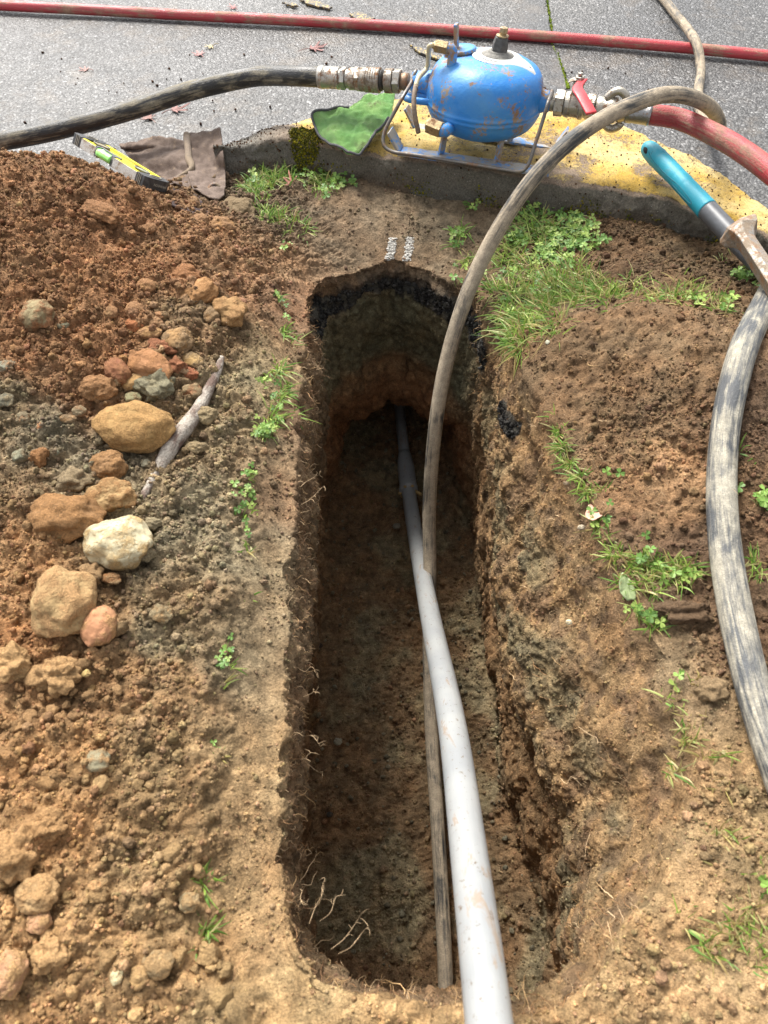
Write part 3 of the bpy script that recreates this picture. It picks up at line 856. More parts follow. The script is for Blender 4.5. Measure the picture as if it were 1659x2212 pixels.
# regulation plate
kx, ky = .018, .004
ringN, sp_ = 60, 14
ang = np.linspace(0, 2 * math.pi, ringN, endpoint=False)
ta = R(-16)
def plate_r(a):
    d = (a - ta + math.pi) % (2 * math.pi) - math.pi
    return .062 + .042 * math.exp(-(d / .26) ** 2) + .004 * math.exp(-(d / .6) ** 2)
PVv, PFf = [], []
for j in range(sp_):
    for a in ang:
        r = plate_r(a) * (.30 + .70 * j / (sp_ - 1)); x, y = kx + r * math.cos(a), ky + r * math.sin(a)
        PVv.append((x, y, TZ + float(dome(math.hypot(x, y))) + .0035 - (.003 if j == sp_ - 1 else 0)))
for j in range(sp_ - 1):
    for k in range(ringN): PFf.append((j * ringN + k, (j + 1) * ringN + k, (j + 1) * ringN + (k + 1) % ringN, j * ringN + (k + 1) % ringN))
M_plate = plain('white_plate', (.62, .63, .60), .35, bumpd=.0004, var=.12, bs=60)
plate = mk('scale_plate', PVv, PFf, M_plate, parent=tank, local=True)
def text_vf(s, size, bold=False, th=.0):
    cu = bpy.data.curves.new('lettering', 'FONT'); cu.body = s; cu.size = size; cu.align_x = 'CENTER'; cu.align_y = 'CENTER'; cu.resolution_u = 2
    if bold: cu.offset = size * .018
    ob = bpy.data.objects.new('lettering', cu); COL.objects.link(ob); bpy.context.view_layer.update()
    me = bpy.data.meshes.new_from_object(ob.evaluated_get(bpy.context.evaluated_depsgraph_get()))
    V = np.array([v.co[:] for v in me.vertices]); F = [tuple(p.vertices) for p in me.polygons]
    bpy.data.objects.remove(ob); bpy.data.curves.remove(cu); bpy.data.meshes.remove(me)
    return V, F
M_ink = plain('dark_print', (.10, .10, .11), .5)
V, F = text_vf('Regulation', .0115, True)
rr_ = .0545
th_ = R(-97) + V[:, 0] / rr_; r_ = rr_ - V[:, 1]
r_ = rr_ - V[:, 1]
x = kx + r_ * np.cos(th_); y = ky + r_ * np.sin(th_)
mk('lettering', np.c_[x, y, TZ + dome(np.hypot(x, y)) + .0042], F, M_ink, parent=plate, local=True, smooth=False)
aV = []
for a, w in ((.066, .0006), (.092, .0006), (.088, .0022), (.098, .0)):
    for s in (-1, 1):
        c0 = np.array([kx, ky]) + a * np.array([math.cos(ta), math.sin(ta)]) + s * w * np.array([-math.sin(ta), math.cos(ta)])
        aV.append((c0[0], c0[1], TZ + float(dome(math.hypot(*c0))) + .0044))
mk('arrow_mark', aV, [(0, 1, 3, 2), (4, 5, 7, 6)], M_ink, parent=plate, local=True, smooth=False)
# knob
kz = TZ + float(dome(math.hypot(kx, ky)))
M_kn = plain('dark_knob_plastic', (.055, .053, .05), .45, bumpd=.001, bs=90, var=.5)
M_dust = plain('dusty_base', (.20, .19, .17), .8, bumpd=.001, bs=120, var=.4)
kb = mk('knob_base', *lathe((kx, ky, kz), (0, 0, 1), [(0, .042), (.003, .041), (.007, .025), (.009, .023), (.012, .022)], 32), M_dust, parent=tank, local=True)
kb2 = mk('regulator_knob', *join([lathe((kx + .004, ky, kz + .008), (0, 0, 1), [(0, .019), (.006, .0195), (.007, .017)], 28),
      lathe((kx + .004, ky, kz + .014), (.06, 0, 1), [(0, .0215), (.014, .020), (.026, .0165), (.028, .0145)], 6, .3)]), M_kn, parent=tank, local=True, smooth=False, bevel=.0015)
mk('brass_screw', *join([lathe((kx + .007, ky, kz + .042), (.06, 0, 1), [(0, .0155), (.003, .0155), (.0035, .008), (.008, .008)], 24), hexn((kx + .008, ky, kz + .048), (kx + .009, ky, kz + .061), .0105)]), brassm, parent=kb2, local=True, smooth=False, bevel=.0008)
# elbows
def elbow(name, base, mid, end, r, nut_to, parent_names):
    q = relax(smooth_path([base, mid, end], 22), 5)
    V, F, tc = tube(q, r, 18)
    e = mk(name, V, F, M_blue2, parent=tank, local=True)
    nd = np.array(nut_to) - np.array(end)
    mk('brass_nut', *join([hexn(np.array(end) - nd * .15, np.array(nut_to), r * 1.32, .3), cyl(np.array(nut_to), np.array(nut_to) + nd * .12, r * .8)]), brassm, parent=e, local=True, smooth=False, bevel=.0012)
    return e
e1b = (-.082, -.062, TZ + float(dome(.103)) - .01)
e1 = elbow('upper_elbow', e1b, (e1b[0], e1b[1], e1b[2] + .040), (e1b[0] - .016, e1b[1] + .001, e1b[2] + .042), .0115, (e1b[0] - .044, e1b[1] + .002, e1b[2] + .044), None)
V, F = text_vf('B', .009, True)
V = np.c_[V[:, 0] + e1b[0], np.full(len(V), e1b[1] - .0118), V[:, 1] + e1b[2] + .034]
mk('cast_mark', V, F, M_blue, parent=e1, local=True, smooth=False)
e2 = elbow('drain_elbow', (-.060, -.105, .088), (-.066, -.152, .092), (-.080, -.152, .093), .0150, (-.112, -.145, .098), None)
# oil tube from upper nut, over and down to the left
def L2(px, py, t):
    w = Pt(px, py, t); Mi = np.linalg.inv(TM); return Mi[:3, :3] @ w + Mi[:3, 3]
nutp = np.array((e1b[0] - .048, e1b[1] + .002, e1b[2] + .044))
tpath = [nutp, nutp + [-.010, 0, -.001], L2(923, 146, 1.86), L2(904, 168, 1.84), L2(896, 198, 1.83), L2(894, 222, 1.83), L2(896, 250, 1.84), L2(904, 287, 1.87)]
q = relax(smooth_path(tpath, 60), 4); V, F, tc = tube(q[:36], .0058, 14)
tb = mk('oil_tube', V, F, plain('cream_tube', (.50, .43, .27), .5, var=.15, bs=40), parent=tank, local=True)
V, F, tc = tube(q[35:], .0062, 14)
mk('muddy_tube_end', V, F, plain('muddy_tube', (.20, .15, .11), .8, var=.6, bs=80), parent=tb, local=True)
# lug ring on the left front
lp = [(-.115, -.050, .118), (-.150, -.060, .120), (-.185, -.056, .120), (-.198, -.038, .118), (-.185, -.022, .118), (-.150, -.018, .118), (-.120, -.02, .118)]
V, F, tc = tube(relax(smooth_path(lp, 40), 3), .0082, 14)
mk('lifting_lug', V, F, M_blue2, parent=tank, local=True)
# skid frame: two runners with turned-up ends, uprights and cross bars
def strip(path, w_dir, w, th):
    path = np.asarray(path, float); w_dir = np.asarray(w_dir, float); V, F = [], []
    T = np.gradient(path, axis=0); T /= np.linalg.norm(T, axis=1)[:, None]
    for p, t in zip(path, T):
        nrm_ = np.cross(t, w_dir); nrm_ /= np.linalg.norm(nrm_)
        for a, b in ((-1, -1), (1, -1), (1, 1), (-1, 1)): V.append(p + w_dir * a * w / 2 + nrm_ * b * th / 2)
    n = len(path)
    for i in range(n - 1):
        for j in range(4): F.append((i * 4 + j, i * 4 + (j + 1) % 4, i * 4 + 4 + (j + 1) % 4, i * 4 + 4 + j))
    F += [(3, 2, 1, 0), tuple((n - 1) * 4 + j for j in range(4))]
    return V, F
for s, y0 in (('front', -.088), ('rear', .088)):
    pth = [(-.222, y0, .052), (-.19, y0, .006), (-.17, y0, 0.004), (.175, y0, .004), (.195, y0, .006), (.222, y0, .050)]
    pth = relax(smooth_path(pth, 60), 1)
    mk('skid_runner', *strip(pth, (0, 1, 0), .050 if s == 'front' else .044, .006), M_skid, parent=tank, local=True, smooth=False, bevel=.0008)
for x0, y0 in ((-.085, -.075), (.062, -.075), (-.085, .075), (.075, .075)):
    mk('frame_upright', *strip([(x0, y0, .008), (x0 + .002, y0 * .9, .035), (x0 + .004, y0 * .72, .068)], (1, 0, 0) if False else (.5, .86, 0), .020, .006), M_skid, parent=tank, local=True, smooth=False)
# wire carrying hoop, lying forward
hz = .165
hp = [W(-.182, .006, .145) + np.array([0, 0, -.024]), W(-.180, .006, .145) + np.array([0, 0.02, .01]), W(-.181, -.006, .145) + np.array([0, 0, .026]), W(-.186, -.018, .145) + np.array([0, 0, .006]), Pt(872, 207, 1.845), Pt(848, 250, 1.86), Pt(830, 286, 1.875), Pt(828, 312, 1.88), Pt(846, 328, 1.88), Pt(900, 336, 1.87), Pt(1010, 354, 1.85), Pt(1100, 369, 1.83), Pt(1128, 371, 1.82), Pt(1142, 355, 1.81), Pt(1155, 315, 1.79), Pt(1172, 262, 1.77), Pt(1186, 215, 1.755), W(.166, -.012, .138) + np.array([0, 0, .022]), W(.166, .004, .138) + np.array([0, 0, .028]), W(.166, .02, .138) + np.array([0, 0, .012])]
V, F, tc = tube(relax(smooth_path(hp, 160), 4), .0046, 12)
mk('wire_hoop', V, F, metal_material('bare_wire', (.16, .15, .14), .4, amt=.5), parent=tank)

# ball valve on the right
va = W(.165, 0, .138); vb = Py(1405, 248, va[1] - .075); vx = vb - va; VL = np.linalg.norm(vx); vx /= VL
def vat(f): return va + vx * VL * f
valve = mk('ball_valve', *join([lathe(va, vx, [(0, .020), (VL * .03, .021), (VL * .05, .0195), (VL * .06, .0195)], 26),
    hexn(vat(.055), vat(.145), .0300, .25), lathe(va, vx, [(VL * .145, .024), (VL * .16, .028), (VL * .20, .030), (VL * .21, .0275), (VL * .30, .0275), (VL * .31, .0305), (VL * .345, .0305), (VL * .355, .026), (VL * .38, .026)], 32),
    hexn(vat(.37), vat(.45), .0290, .25)]), nickel, parent=tank, smooth=False, bevel=.001)
upv = np.array([0, .10, 1.0]); upv /= np.linalg.norm(upv)
sb = vat(.255)
mk('valve_stem', *join([cyl(sb + upv * .022, sb + upv * .056, .0135), hexn(sb + upv * .056, sb + upv * .066, .0115), cyl(sb + upv * .066, sb + upv * .074, .006)]), nickel, parent=valve, smooth=False, bevel=.0008)
yv = np.cross(upv, vx)
lv = [sb + upv * .052 - vx * .024 + yv * .0, sb + upv * .058 - vx * .012, sb + upv * .059 + vx * .006]
mk('lever_strap', *strip(relax(smooth_path(lv, 10), 1), yv / np.linalg.norm(yv), .022, .003), nickel, parent=valve, smooth=False, bevel=.0008)
tl = float((sb + upv * .06 - CAM) @ np.array([0, CP, -SP]))
lv = [sb + upv * .058 + vx * .008, Pt(1247, 190, tl - .02), Pt(1255, 205, tl - .04), Pt(1268, 228, tl - .055), Pt(1278, 246, tl - .065)]
lq = relax(smooth_path(lv, 24), 2)
wd = np.array([.93, .15, .10]); wd /= np.linalg.norm(wd)
mk('valve_lever', *strip(lq, wd, .026, .006), plain('red_vinyl', (.50, .03, .04), .4, bumpd=.0004, var=.2), parent=valve, smooth=True, bevel=.0028)
gV = [boxm((0, 0, 0), .012, .001, .0022), boxm((0, 0, -.0035), .012, .001, .0022), boxm((0, 0, .0035), .012, .001, .0022), boxm((-.0055, 0, 0), .0022, .001, .010)]
gv = []
mdir = (CAM - sb); mdir -= vx * (mdir @ vx); mdir /= np.linalg.norm(mdir); tdir = np.cross(vx, mdir)
for v, f in gV: gv.append((np.array([sb + mdir * .0283 + vx * p[0] + tdir * (-p[2]) + mdir * p[1] for p in v]), f))
mk('cast_mark', *join(gv), nickel, parent=valve, smooth=False)

# claw coupling, clamp sleeve and red hose
rh = thing('supply_hose', 'thick red rubber hose with claw coupling, arching away right of the ball valve', 'hose', vat(.5))
cl = [lathe(va, vx, [(VL * .455, .020), (VL * .47, .026), (VL * .52, .026), (VL * .56, .024), (VL * .60, .030), (VL * .66, .030), (VL * .68, .024), (VL * .72, .026), (VL * .76, .022), (VL * .80, .024)], 30)]
for sgn in (1, -1):
    c0 = vat(.60) + upv * .024 * sgn
    pth = relax(smooth_path([c0 - vx * .012, c0 + upv * .014 * sgn, c0 + upv * .020 * sgn + vx * .014, c0 + upv * .012 * sgn + vx * .030, c0 + upv * .002 * sgn + vx * .034], 20), 2)
    V, F, tc = tube(pth, .0098, 14); cl.append((V, F))
mk('claw_coupling', *join(cl), nickel, parent=rh)
mk('clamp_sleeve', *lathe(va, vx, [(VL * .76, .021), (VL * .77, .0245), (VL * .82, .0245), (VL * .83, .0235), (VL * .97, .0240), (VL * .975, .0250), (VL * 1.0, .0250), (VL * 1.005, .022)], 32), metal_material('crimp_steel', (.28, .28, .28), .3, amt=.3), parent=rh)
rp = [vat(.985), vat(1.06), Pt(1470, 258, 1.80), Pt(1560, 300, 1.73), Pt(1640, 352, 1.66), Pt(1720, 420, 1.60), Pt(1800, 505, 1.56), Pt(1900, 640, 1.5)]
hose('hose_jacket', rp, [.0230, .0232, .0235, .0238, .024, .024, .024, .024], M_red2, None, parent=rh, n=100)

# grey hose: over the asphalt, loop, down into the trench
gp = [(P(1300, -160, ZA + .018)), P(1425, -12, ZA + .018), P(1458, 30, ZA + .02), P(1488, 66, ZA + .034), P(1506, 98, ZA + .062), P(1513, 130, ZA + .035), P(1513, 165, ZA + .020), P(1507, 205, ZA + .018),
      P(1512, 240, ZA + .020), Pt(1545, 290, 2.16), Pt(1556, 275, 2.02), Pt(1540, 238, 1.85), Pt(1500, 212, 1.73), Pt(1440, 203, 1.66), Pt(1386, 218, 1.62), Pt(1330, 241, 1.60), Pt(1282, 268, 1.585), Pt(1225, 310, 1.575), Pt(1166, 367, 1.575), Pt(1110, 440, 1.60),
      Pt(1062, 520, 1.64), Pt(1022, 600, 1.67), Pt(990, 690, 1.70), Pt(962, 790, 1.75), Pt(943, 900, 1.80), Pt(932, 1010, 1.87), Pt(927, 1109, 1.93), Pt(929, 1225, 1.97), Pt(927, 1400, 1.97), Pt(932, 1580, 1.93), Pt(944, 1760, 1.85), Pt(955, 1950, 1.765), Pt(962, 2100, 1.70), Pt(964, 2190, 1.665), Pt(965, 2300, 1.63)]
gr = [.0150] * 8 + [.0155, .0160, .0165] + [.0172] * 9 + [.0175] * 6 + [.0176] * 9
hose('air_hose', gp, gr, M_gry, 'dirty grey air hose looping over the kerb and dropping into the trench', n=300)
# right thick hose
rt_ = [(1760, 480, 40), (1690, 580, 46), (1652, 655, 54), (1608, 747, 60), (1580, 850, 61), (1564, 945, 60), (1558, 1064, 63), (1568, 1200, 68), (1590, 1330, 72), (1617, 1450, 73), (1650, 1570, 74), (1695, 1700, 76), (1760, 1850, 78), (1840, 2000, 80)]
rt, rr2 = [], []
for a, b, w in rt_:
    h_, t_ = hit(a, b); r_ = w * t_ / 2 / 1597; t_ -= r_ * 1.0; rt.append(CAM + ray(a, b) * t_); rr2.append(w * t_ / 2 / 1597)
rt0 = [Pt(1760, 480, 1.50), Pt(1690, 580, 1.43), Pt(1652, 655, 1.40), Pt(1608, 747, 1.385), Pt(1580, 850, 1.37), Pt(1564, 945, 1.345), Pt(1558, 1064, 1.27), Pt(1568, 1200, 1.20), Pt(1590, 1330, 1.135), Pt(1617, 1450, 1.085), Pt(1650, 1570, 1.04), Pt(1695, 1700, 1.0), Pt(1760, 1850, .97), Pt(1840, 2000, .94)]
_z = [float(ground_h(p[0], p[1])) for p in rt]; print('hose heights', [round(float(p[2] - z), 3) for p, z in zip(rt, _z)])
hose('air_hose', rt, rr2, M_gry2, 'thick pale mud-streaked hose lying on the soil down the right edge', n=160)

# pvc pipe
def pvc_material(name='pale_pvc'):
    m, n, b = newmat(name); co = coords(n, 'tc', (1, 1, .3)); c2 = coords(n, 'tc')
    f = ramp(n, noise(n, co, 30, 6, .75, .8), [(.57, 0), (.63, .7)])
    c = mixc(n, f, mixc(n, ramp(n, noise(n, c2, 12, 3), [(.35, 0), (.65, 1)]), (.235, .245, .25), (.29, .295, .29)), (.25, .18, .12))
    sp = ramp(n, noise(n, c2, 90, 5, .8), [(.60, 0), (.64, 1)])
    c = mixc(n, sp, c, (.12, .08, .05))
    n.links.new(c, b.inputs['Base Color']); n.links.new(mixc(n, f, (.32,) * 3, (.8,) * 3), b.inputs['Roughness'])
    bump(n, b, noise(n, coords(n, 'tc', (1, 1, .05)), 200, 3), .0004)
    return m
M_pvc = pvc_material()
pp = [Pt(866, 912, 2.62) + np.array([-.02, .45, -.01]), Pt(864, 890, 2.70), Pt(866, 912, 2.62), Pt(874, 982, 2.52), Pt(879, 1035, 2.46), Pt(886, 1086, 2.40), Pt(901, 1179, 2.20), Pt(918, 1271, 1.90), Pt(936, 1364, 1.635), Pt(979, 1573, 1.215), Pt(1004, 1775, .99), Pt(1030, 1976, .835), Pt(1054, 2178, .73), Pt(1075, 2380, .655)]
q, r = smooth_path(pp, 150, [.0195, .0195, .0195, .0198, .0205, .0235] + [.0240] * 8); q = relax(q, 60)
pipe = thing('drain_pipe', 'pale grey plastic pipe rising out of the trench towards the viewer', 'pipe', q[75] - [0, 0, .03])
k = int(np.argmin(np.linalg.norm(q - Pt(882, 1060, 2.43), axis=1)))
V, F, tc = tube(q[k:], .0238, 40); mk('pipe_length', V, F, M_pvc, parent=pipe, vecs=tc)
V, F, tc = tube(q[:k + 1], .0190, 32); mk('pipe_length', V, F, M_pvc, parent=pipe, vecs=tc)
seg = q[k - 9:k + 2]
V, F, tc = tube(seg, np.interp(np.linspace(0, 1, len(seg)), [0, .12, .35, .85, .9, 1], [.0205, .0240, .0285, .0290, .0315, .0300]), 36); 
so_ = mk('pipe_socket', V, F, M_pvc, parent=pipe, vecs=tc)
e_ = q[k + 1]; dx = q[k + 3] - q[k]; dx /= np.linalg.norm(dx)
glue = []
for j in range(7):
    a = rng.uniform(0, 6.28); x_, y_, z_ = frame_of(dx)
    c0 = e_ + (math.cos(a) * x_ + math.sin(a) * y_) * .029
    V0, F0 = ICO[1]; glue.append((V0 * [.006, .005, .004] + c0, [tuple(f) for f in F0]))
rd = np.array([.85, -.2, .5]); rd /= np.linalg.norm(rd)
for j in range(5): V0, F0 = ICO[1]; glue.append((V0 * [.007 - .001 * j, .006, .005] + e_ + rd * .027 + np.array([.004 * j, -.006 * j, .004 * j - .004]), [tuple(f) for f in F0]))
M_glue = plain('amber_glue', (.36, .24, .09), .3, var=.5, bs=60)
for gb in glue[:7]: mk('glue_bead', *gb, M_glue, parent=so_)
mk('glue_drip', *join(glue[7:]), M_glue, parent=so_)

# ------------------------------------------------------------------ pick with teal grip
tip, mid_, endh = Pt(1394, 315, 1.88), Pt(1528, 454, 1.745), Pt(1720, 655, 1.575)
mt = thing('pick_tool', 'pick with a teal grip and grey shaft leaning on the yellow kerb', 'pick', mid_ - [0, 0, .03])
def teal_material():
    m, n, b = newmat('teal_rubber'); co = coords(n, 'tc')
    w = noise(n, co, 30, 3)
    c = mixc(n, ramp(n, noise(n, co, 45, 5, .7), [(.55, 0), (.75, .5)]), (.015, .28, .38), (.16, .24, .24))
    n.links.new(c, b.inputs['Base Color']); b.inputs['Roughness'].default_value = .5
    bump(n, b, noise(n, co, 300, 3), .0006); return m
M_teal = teal_material(); M_shaft = plain('grey_shaft', (.085, .09, .10), .42, bumpd=.0004, var=.2, bs=50)
hd = endh - tip; HL = np.linalg.norm(mid_ - tip)
q = smooth_path([tip, tip * .5 + mid_ * .5 + np.array([0, 0, .002]), mid_], 60)
fz = np.linspace(0, 1, 60)
rad = np.interp(fz, [0, .03, .08, .2, .5, .8, 1], [.012, .0185, .0215, .0235, .0225, .0230, .0242])
for g0 in (.26, .40, .54, .68): rad -= .0009 * np.exp(-((fz - g0) / .008) ** 2)
V, F, tc = tube(q, rad, 30)
grip = mk('grip', V, F, M_teal, parent=mt, vecs=tc)
gd = (mid_ - tip) / HL; toC = CAM - tip; toC -= gd * (toC @ gd); toC /= np.linalg.norm(toC); sdv = np.cross(gd, toC)
# moulded panel outlines on the grip
M_groove = plain('teal_groove', (.015, .12, .17), .6)
grv = []
def groove(loop):
    pts = [tip + gd * a * HL + (math.sin(b) * sdv + math.cos(b) * toC) * (np.interp(a, fz, rad) + .0001) for a, b in loop]
    V, F, tc = tube(smooth_path(pts, 40), .0008, 6); grv.append((V, F))
groove([(.10, -.9), (.14, .1), (.25, .45), (.45, .5), (.62, .35)])
for a in (.24, .36, .49, .62): groove([(a - .02, .45), (a - .06, -.1), (a - .01, -.8), (a + .06, -1.0)])
groove([(.56, .5), (.60, .35), (.72, .35), (.86, .5), (.88, .7), (.84, .85), (.7, .85), (.58, .75), (.56, .5)])
mk('grip_groove', *join(grv), M_groove, parent=grip)
hole = join([(ICO[2][0] @ np.array([gd * .014, sdv * .0085, toC * .004]) + tip + gd * .030 + sdv * .004 + toC * .0185, [tuple(f) for f in ICO[2][1]])])
mk('hanging_hole', *hole, plain('hole_dark', (.01, .01, .01), .9), parent=grip)
V, F, tc = tube(smooth_path([mid_ - gd * .004, mid_ + (endh - mid_) * .3, endh], 30), np.linspace(.0235, .021, 30), 28)
mk('shaft', V, F, M_shaft, parent=mt, vecs=tc)
# steel head: flared poll and square arm
h0 = Pt(1600, 505, 1.60); h1 = Pt(1720, 690, 1.43)
hx = (h1 - h0) / np.linalg.norm(h1 - h0); tc_ = CAM - h0; tc_ -= hx * (tc_ @ hx); tc_ /= np.linalg.norm(tc_); sx_ = np.cross(tc_, hx)
secs = [(-.030, .040, .010), (-.022, .044, .018), (-.008, .040, .024), (.010, .026, .024), (.028, .0195, .021), (.10, .020, .020), (.22, .021, .019)]
HV, HF = [], []
for a, wv, hv in secs:
    c0 = h0 + hx * a
    for u_, v_ in ((-1, -.55), (-.75, .0), (-.35, 1), (.35, 1), (1, .0), (.75, -1), (-.75, -1)):
        HV.append(c0 + sx_ * u_ * wv + tc_ * v_ * hv)
for i in range(len(secs) - 1):
    for j in range(7): HF.append((i * 7 + j, i * 7 + (j + 1) % 7, i * 7 + 7 + (j + 1) % 7, i * 7 + 7 + j))
HF += [tuple(range(6, -1, -1)), tuple((len(secs) - 1) * 7 + j for j in range(7))]
mk('steel_head', HV, HF, metal_material('forged_steel', (.34, .32, .29), .45, dirt=(.22, .17, .12), amt=1.1, metallic=.8, rust=(.26, .14, .07)), parent=mt, smooth=False, bevel=.0016)
# ------------------------------------------------------------------ rocks and clods
def rotm(e): return np.array(Matrix.Rotation(e[2], 3, 'Z') @ Matrix.Rotation(e[1], 3, 'Y') @ Matrix.Rotation(e[0], 3, 'X'))
# camera-aligned lying frame: x right, y away (horizontal), z up
def rock(name, px, py, rx, ry, col, cover, label, cat='stone', rot=0.0, rough=.10, ang=0.0, group=None, sub=4, sink=.30, seed=None, dirt=None, flat=.85):
    h, t = hit(px, py)
    a, b = rx * t / 1597, ry * t / 1597
    c_ = min(a, b) * flat
    tc = t - c_ * (.22 if name == 'clod' and ry > 18 else .46) - .006
    ang = max(ang, .13 if name in ('cobble', 'boulder') and rx > 24 else ang)
    cen = CAM + ray(px, py) * tc
    # a body lying on the local slope: b is foreshortened extent -> depth extent
    v = (py - 1106) / 1597; el = math.atan2(SP + v * CP, CP - v * SP)
    by = math.sqrt(max((b * b * (1 + v * v) - (c_ * math.cos(el)) ** 2), (b * .5) ** 2)) / math.sin(el)
    V0, F0 = ICO[sub]
    s = seed if seed is not None else px * .013 + py * .007
    V = V0.copy()
    n1 = fbm(V0 * 1.3, 2, s); n2 = fbm(V0 * 3.5, 2, s + 9); n3 = fbm(V0 * 9, 2, s + 4)
    k = 1 + rough * n1 * 1.9 + rough * .30 * n2 + rough * .08 * n3
    if ang:
        pr = np.random.default_rng(int(s * 1000) & 65535)
        for _ in range(12):
            dn = pr.normal(size=3); dn /= np.linalg.norm(dn); lim = 1 - ang * pr.uniform(.3, 1.0)
            dpt = V @ dn; V = V - np.maximum(dpt - lim, 0)[:, None] * dn
    V = V * k[:, None]
    V = V * [a, by, c_]
    if sub >= 3: V = V + V0 * cover * (.0016 * fbm(V * 110 + s, 2, 3) * 1.6 + .0012 * pnoise(V * 300))[:, None]
    cr, sr = math.cos(rot), math.sin(rot)
    if rot:
        ex, ey = V[:, 0].copy(), V[:, 1].copy() * math.sin(el)
        V[:, 0] = ex * cr - ey * sr; V[:, 1] = (ex * sr + ey * cr) / math.sin(el)
    V = V + cen
    base = cen - [0, 0, c_]
    dcol = ground_color(np.array([[h[0], h[1], 0]]))[0] * 1.05 if dirt is None else lin(dirt) * .9
    dcol = desat(dcol) * ALB * np.array([.98, .985, .86])
    n = len(V)
    cc_ = desat(lin(col)) * .85 * np.array([.98, .99, .86])
    cols = np.tile(cc_, (n, 1)) * (1 + .15 * n2)[:, None]
    me_cov = np.clip(np.full(n, cover) + .25 * (V0[:, 2] < -.1) + .3 * n1, 0, 1)
    o = mk(name, V, F0, M_rock, origin=base, attrs={'Col': cols, 'Dirt': np.tile(dcol, (n, 1)), 'Cover': me_cov})
    tag(o, label, cat, group)
    return o
OC, TN, GY, RD, BR = (190, 140, 62), (186, 150, 100), (132, 128, 112), (160, 96, 62), (140, 102, 66)
rock('cobble', 292, 922, 85, 53, (180, 138, 78), .72, 'largest flat ochre cobble lying left of the broken stick', rough=.07, dirt=(178, 132, 72))
rock('cobble', 256, 1172, 69, 57, (212, 196, 166), .36, 'cream white stone with a brown muddy spot', rough=.10, dirt=(186, 150, 96), sink=.2)
rock('cobble', 138, 1303, 69, 78, TN, .62, 'big egg-shaped tan stone, largest of the left foreground', rough=.09, dirt=(184, 138, 88))
rock('cobble', 215, 1352, 38, 48, (196, 132, 92), .5, 'pinkish tan stone leaning on the big egg-shaped one', ang=.22, rough=.06, dirt=(190, 138, 86))
rock('boulder', 140, 1120, 80, 50, BR, .85, 'broad clay-coated boulder upper left of the cream white stone', rough=.14, dirt=(160, 112, 62))
rock('cobble', 240, 1073, 54, 38, TN, .75, 'tan stone with a pale fleck directly above the cream white stone', rough=.10, dirt=(164, 118, 68))
rock('cobble', 236, 1006, 38, 31, BR, .85, 'rounded earth-coated stone just below the largest ochre cobble', rough=.12, dirt=(158, 112, 64))
rock('cobble', 321, 790, 54, 33, (176, 118, 74), .6, 'long red-brown stone in the middle of the stone cluster', rot=-.35, rough=.07, dirt=(168, 112, 62))
rock('cobble', 254, 803, 33, 26, (150, 88, 60), .7, 'reddish stone left of the long red-brown one', rot=-.5, rough=.08, dirt=(152, 98, 58))
rock('cobble', 295, 823, 31, 17, (184, 138, 78), .45, 'slim ochre pebble under the long red-brown stone', rot=.45, rough=.05)
rock('boulder', 212, 838, 42, 28, BR, .9, 'lumpy brown stone at the lower left of the stone cluster', ang=.25, rough=.12, dirt=(156, 108, 64))
rock('boulder', 80, 682, 37, 32, (150, 132, 98), .55, 'grey boulder half buried in the red-brown heap at left', rough=.10, dirt=(150, 100, 62))
rock('pebble', 136, 702, 13, 10, (128, 120, 100), .3, 'small bluish grey pebble right of the grey boulder', sub=3)
rock('boulder', 430, 633, 40, 27, (176, 124, 72), .7, 'tan stone with a tapering left end above the stone cluster', rot=.3, rough=.12, dirt=(170, 118, 66))
rock('boulder', 400, 597, 31, 21, (146, 90, 56), .85, 'dark orange stone highest of the three beside the trench', rough=.14, dirt=(156, 102, 58))
rock('boulder', 494, 676, 38, 31, (170, 130, 80), .8, 'tan boulder nearest the trench above the gravelly soil', rough=.15, dirt=(170, 124, 74))
rock('cobble', 456, 683, 18, 16, (162, 118, 70), .8, 'small tan stone tucked left of the boulder nearest the trench', sub=3)
rock('cobble', 323, 719, 28, 14, (190, 140, 84), .5, 'oval tan pebble above the long red-brown stone', rough=.05)
rock('cobble', 384, 736, 33, 28, (168, 124, 72), .7, 'round brown stone right of the oval tan pebble', rough=.08)
rock('cobble', 416, 779, 27, 16, (182, 142, 84), .5, 'smooth oval stone just above the upper end of the stick', rot=-.3, rough=.05)
rock('clod', 414, 808, 19, 13, (164, 92, 58), .8, 'small red-orange lump just left of the stick top', cat='clod', ang=.3, sub=3, dirt=(166, 96, 60))
rock('clod', 378, 790, 26, 18, (154, 90, 54), .9, 'rust-red crumbling lump right of the long red-brown stone', cat='clod', ang=.3, rough=.2, sub=3, dirt=(156, 94, 58))
rock('clod', 345, 752, 34, 17, (150, 88, 56), .9, 'rust-red flat clod above the long red-brown stone', cat='clod', ang=.3, rough=.2, sub=3, dirt=(152, 92, 58))
rock('cobble', 416, 845, 22, 17, (166, 104, 62), .7, 'brown-orange lump below the red-orange lump by the stick', ang=.2, sub=3)
rock('cobble', 287, 860, 18, 13, (150, 142, 106), .4, 'greenish grey pebble on the grey clay mound', sub=3)
rock('boulder', 338, 838, 44, 34, (140, 126, 98), .9, 'pointed grey clay mound above the largest ochre cobble', cat='clod', ang=.35, rough=.25, dirt=(134, 126, 104))
rock('pebble', 290, 671, 20, 18, (160, 104, 64), .8, 'round orange-brown lump left of the oval tan pebble', sub=3, rough=.15)
rock('pebble', 240, 676, 15, 14, (150, 112, 70), .75, 'small round brown lump below the heap, left of centre', sub=3)
rock('pebble', 314, 618, 21, 15, (178, 128, 76), .7, 'tan pebble in the red-brown crumbs above the stone cluster', sub=3)
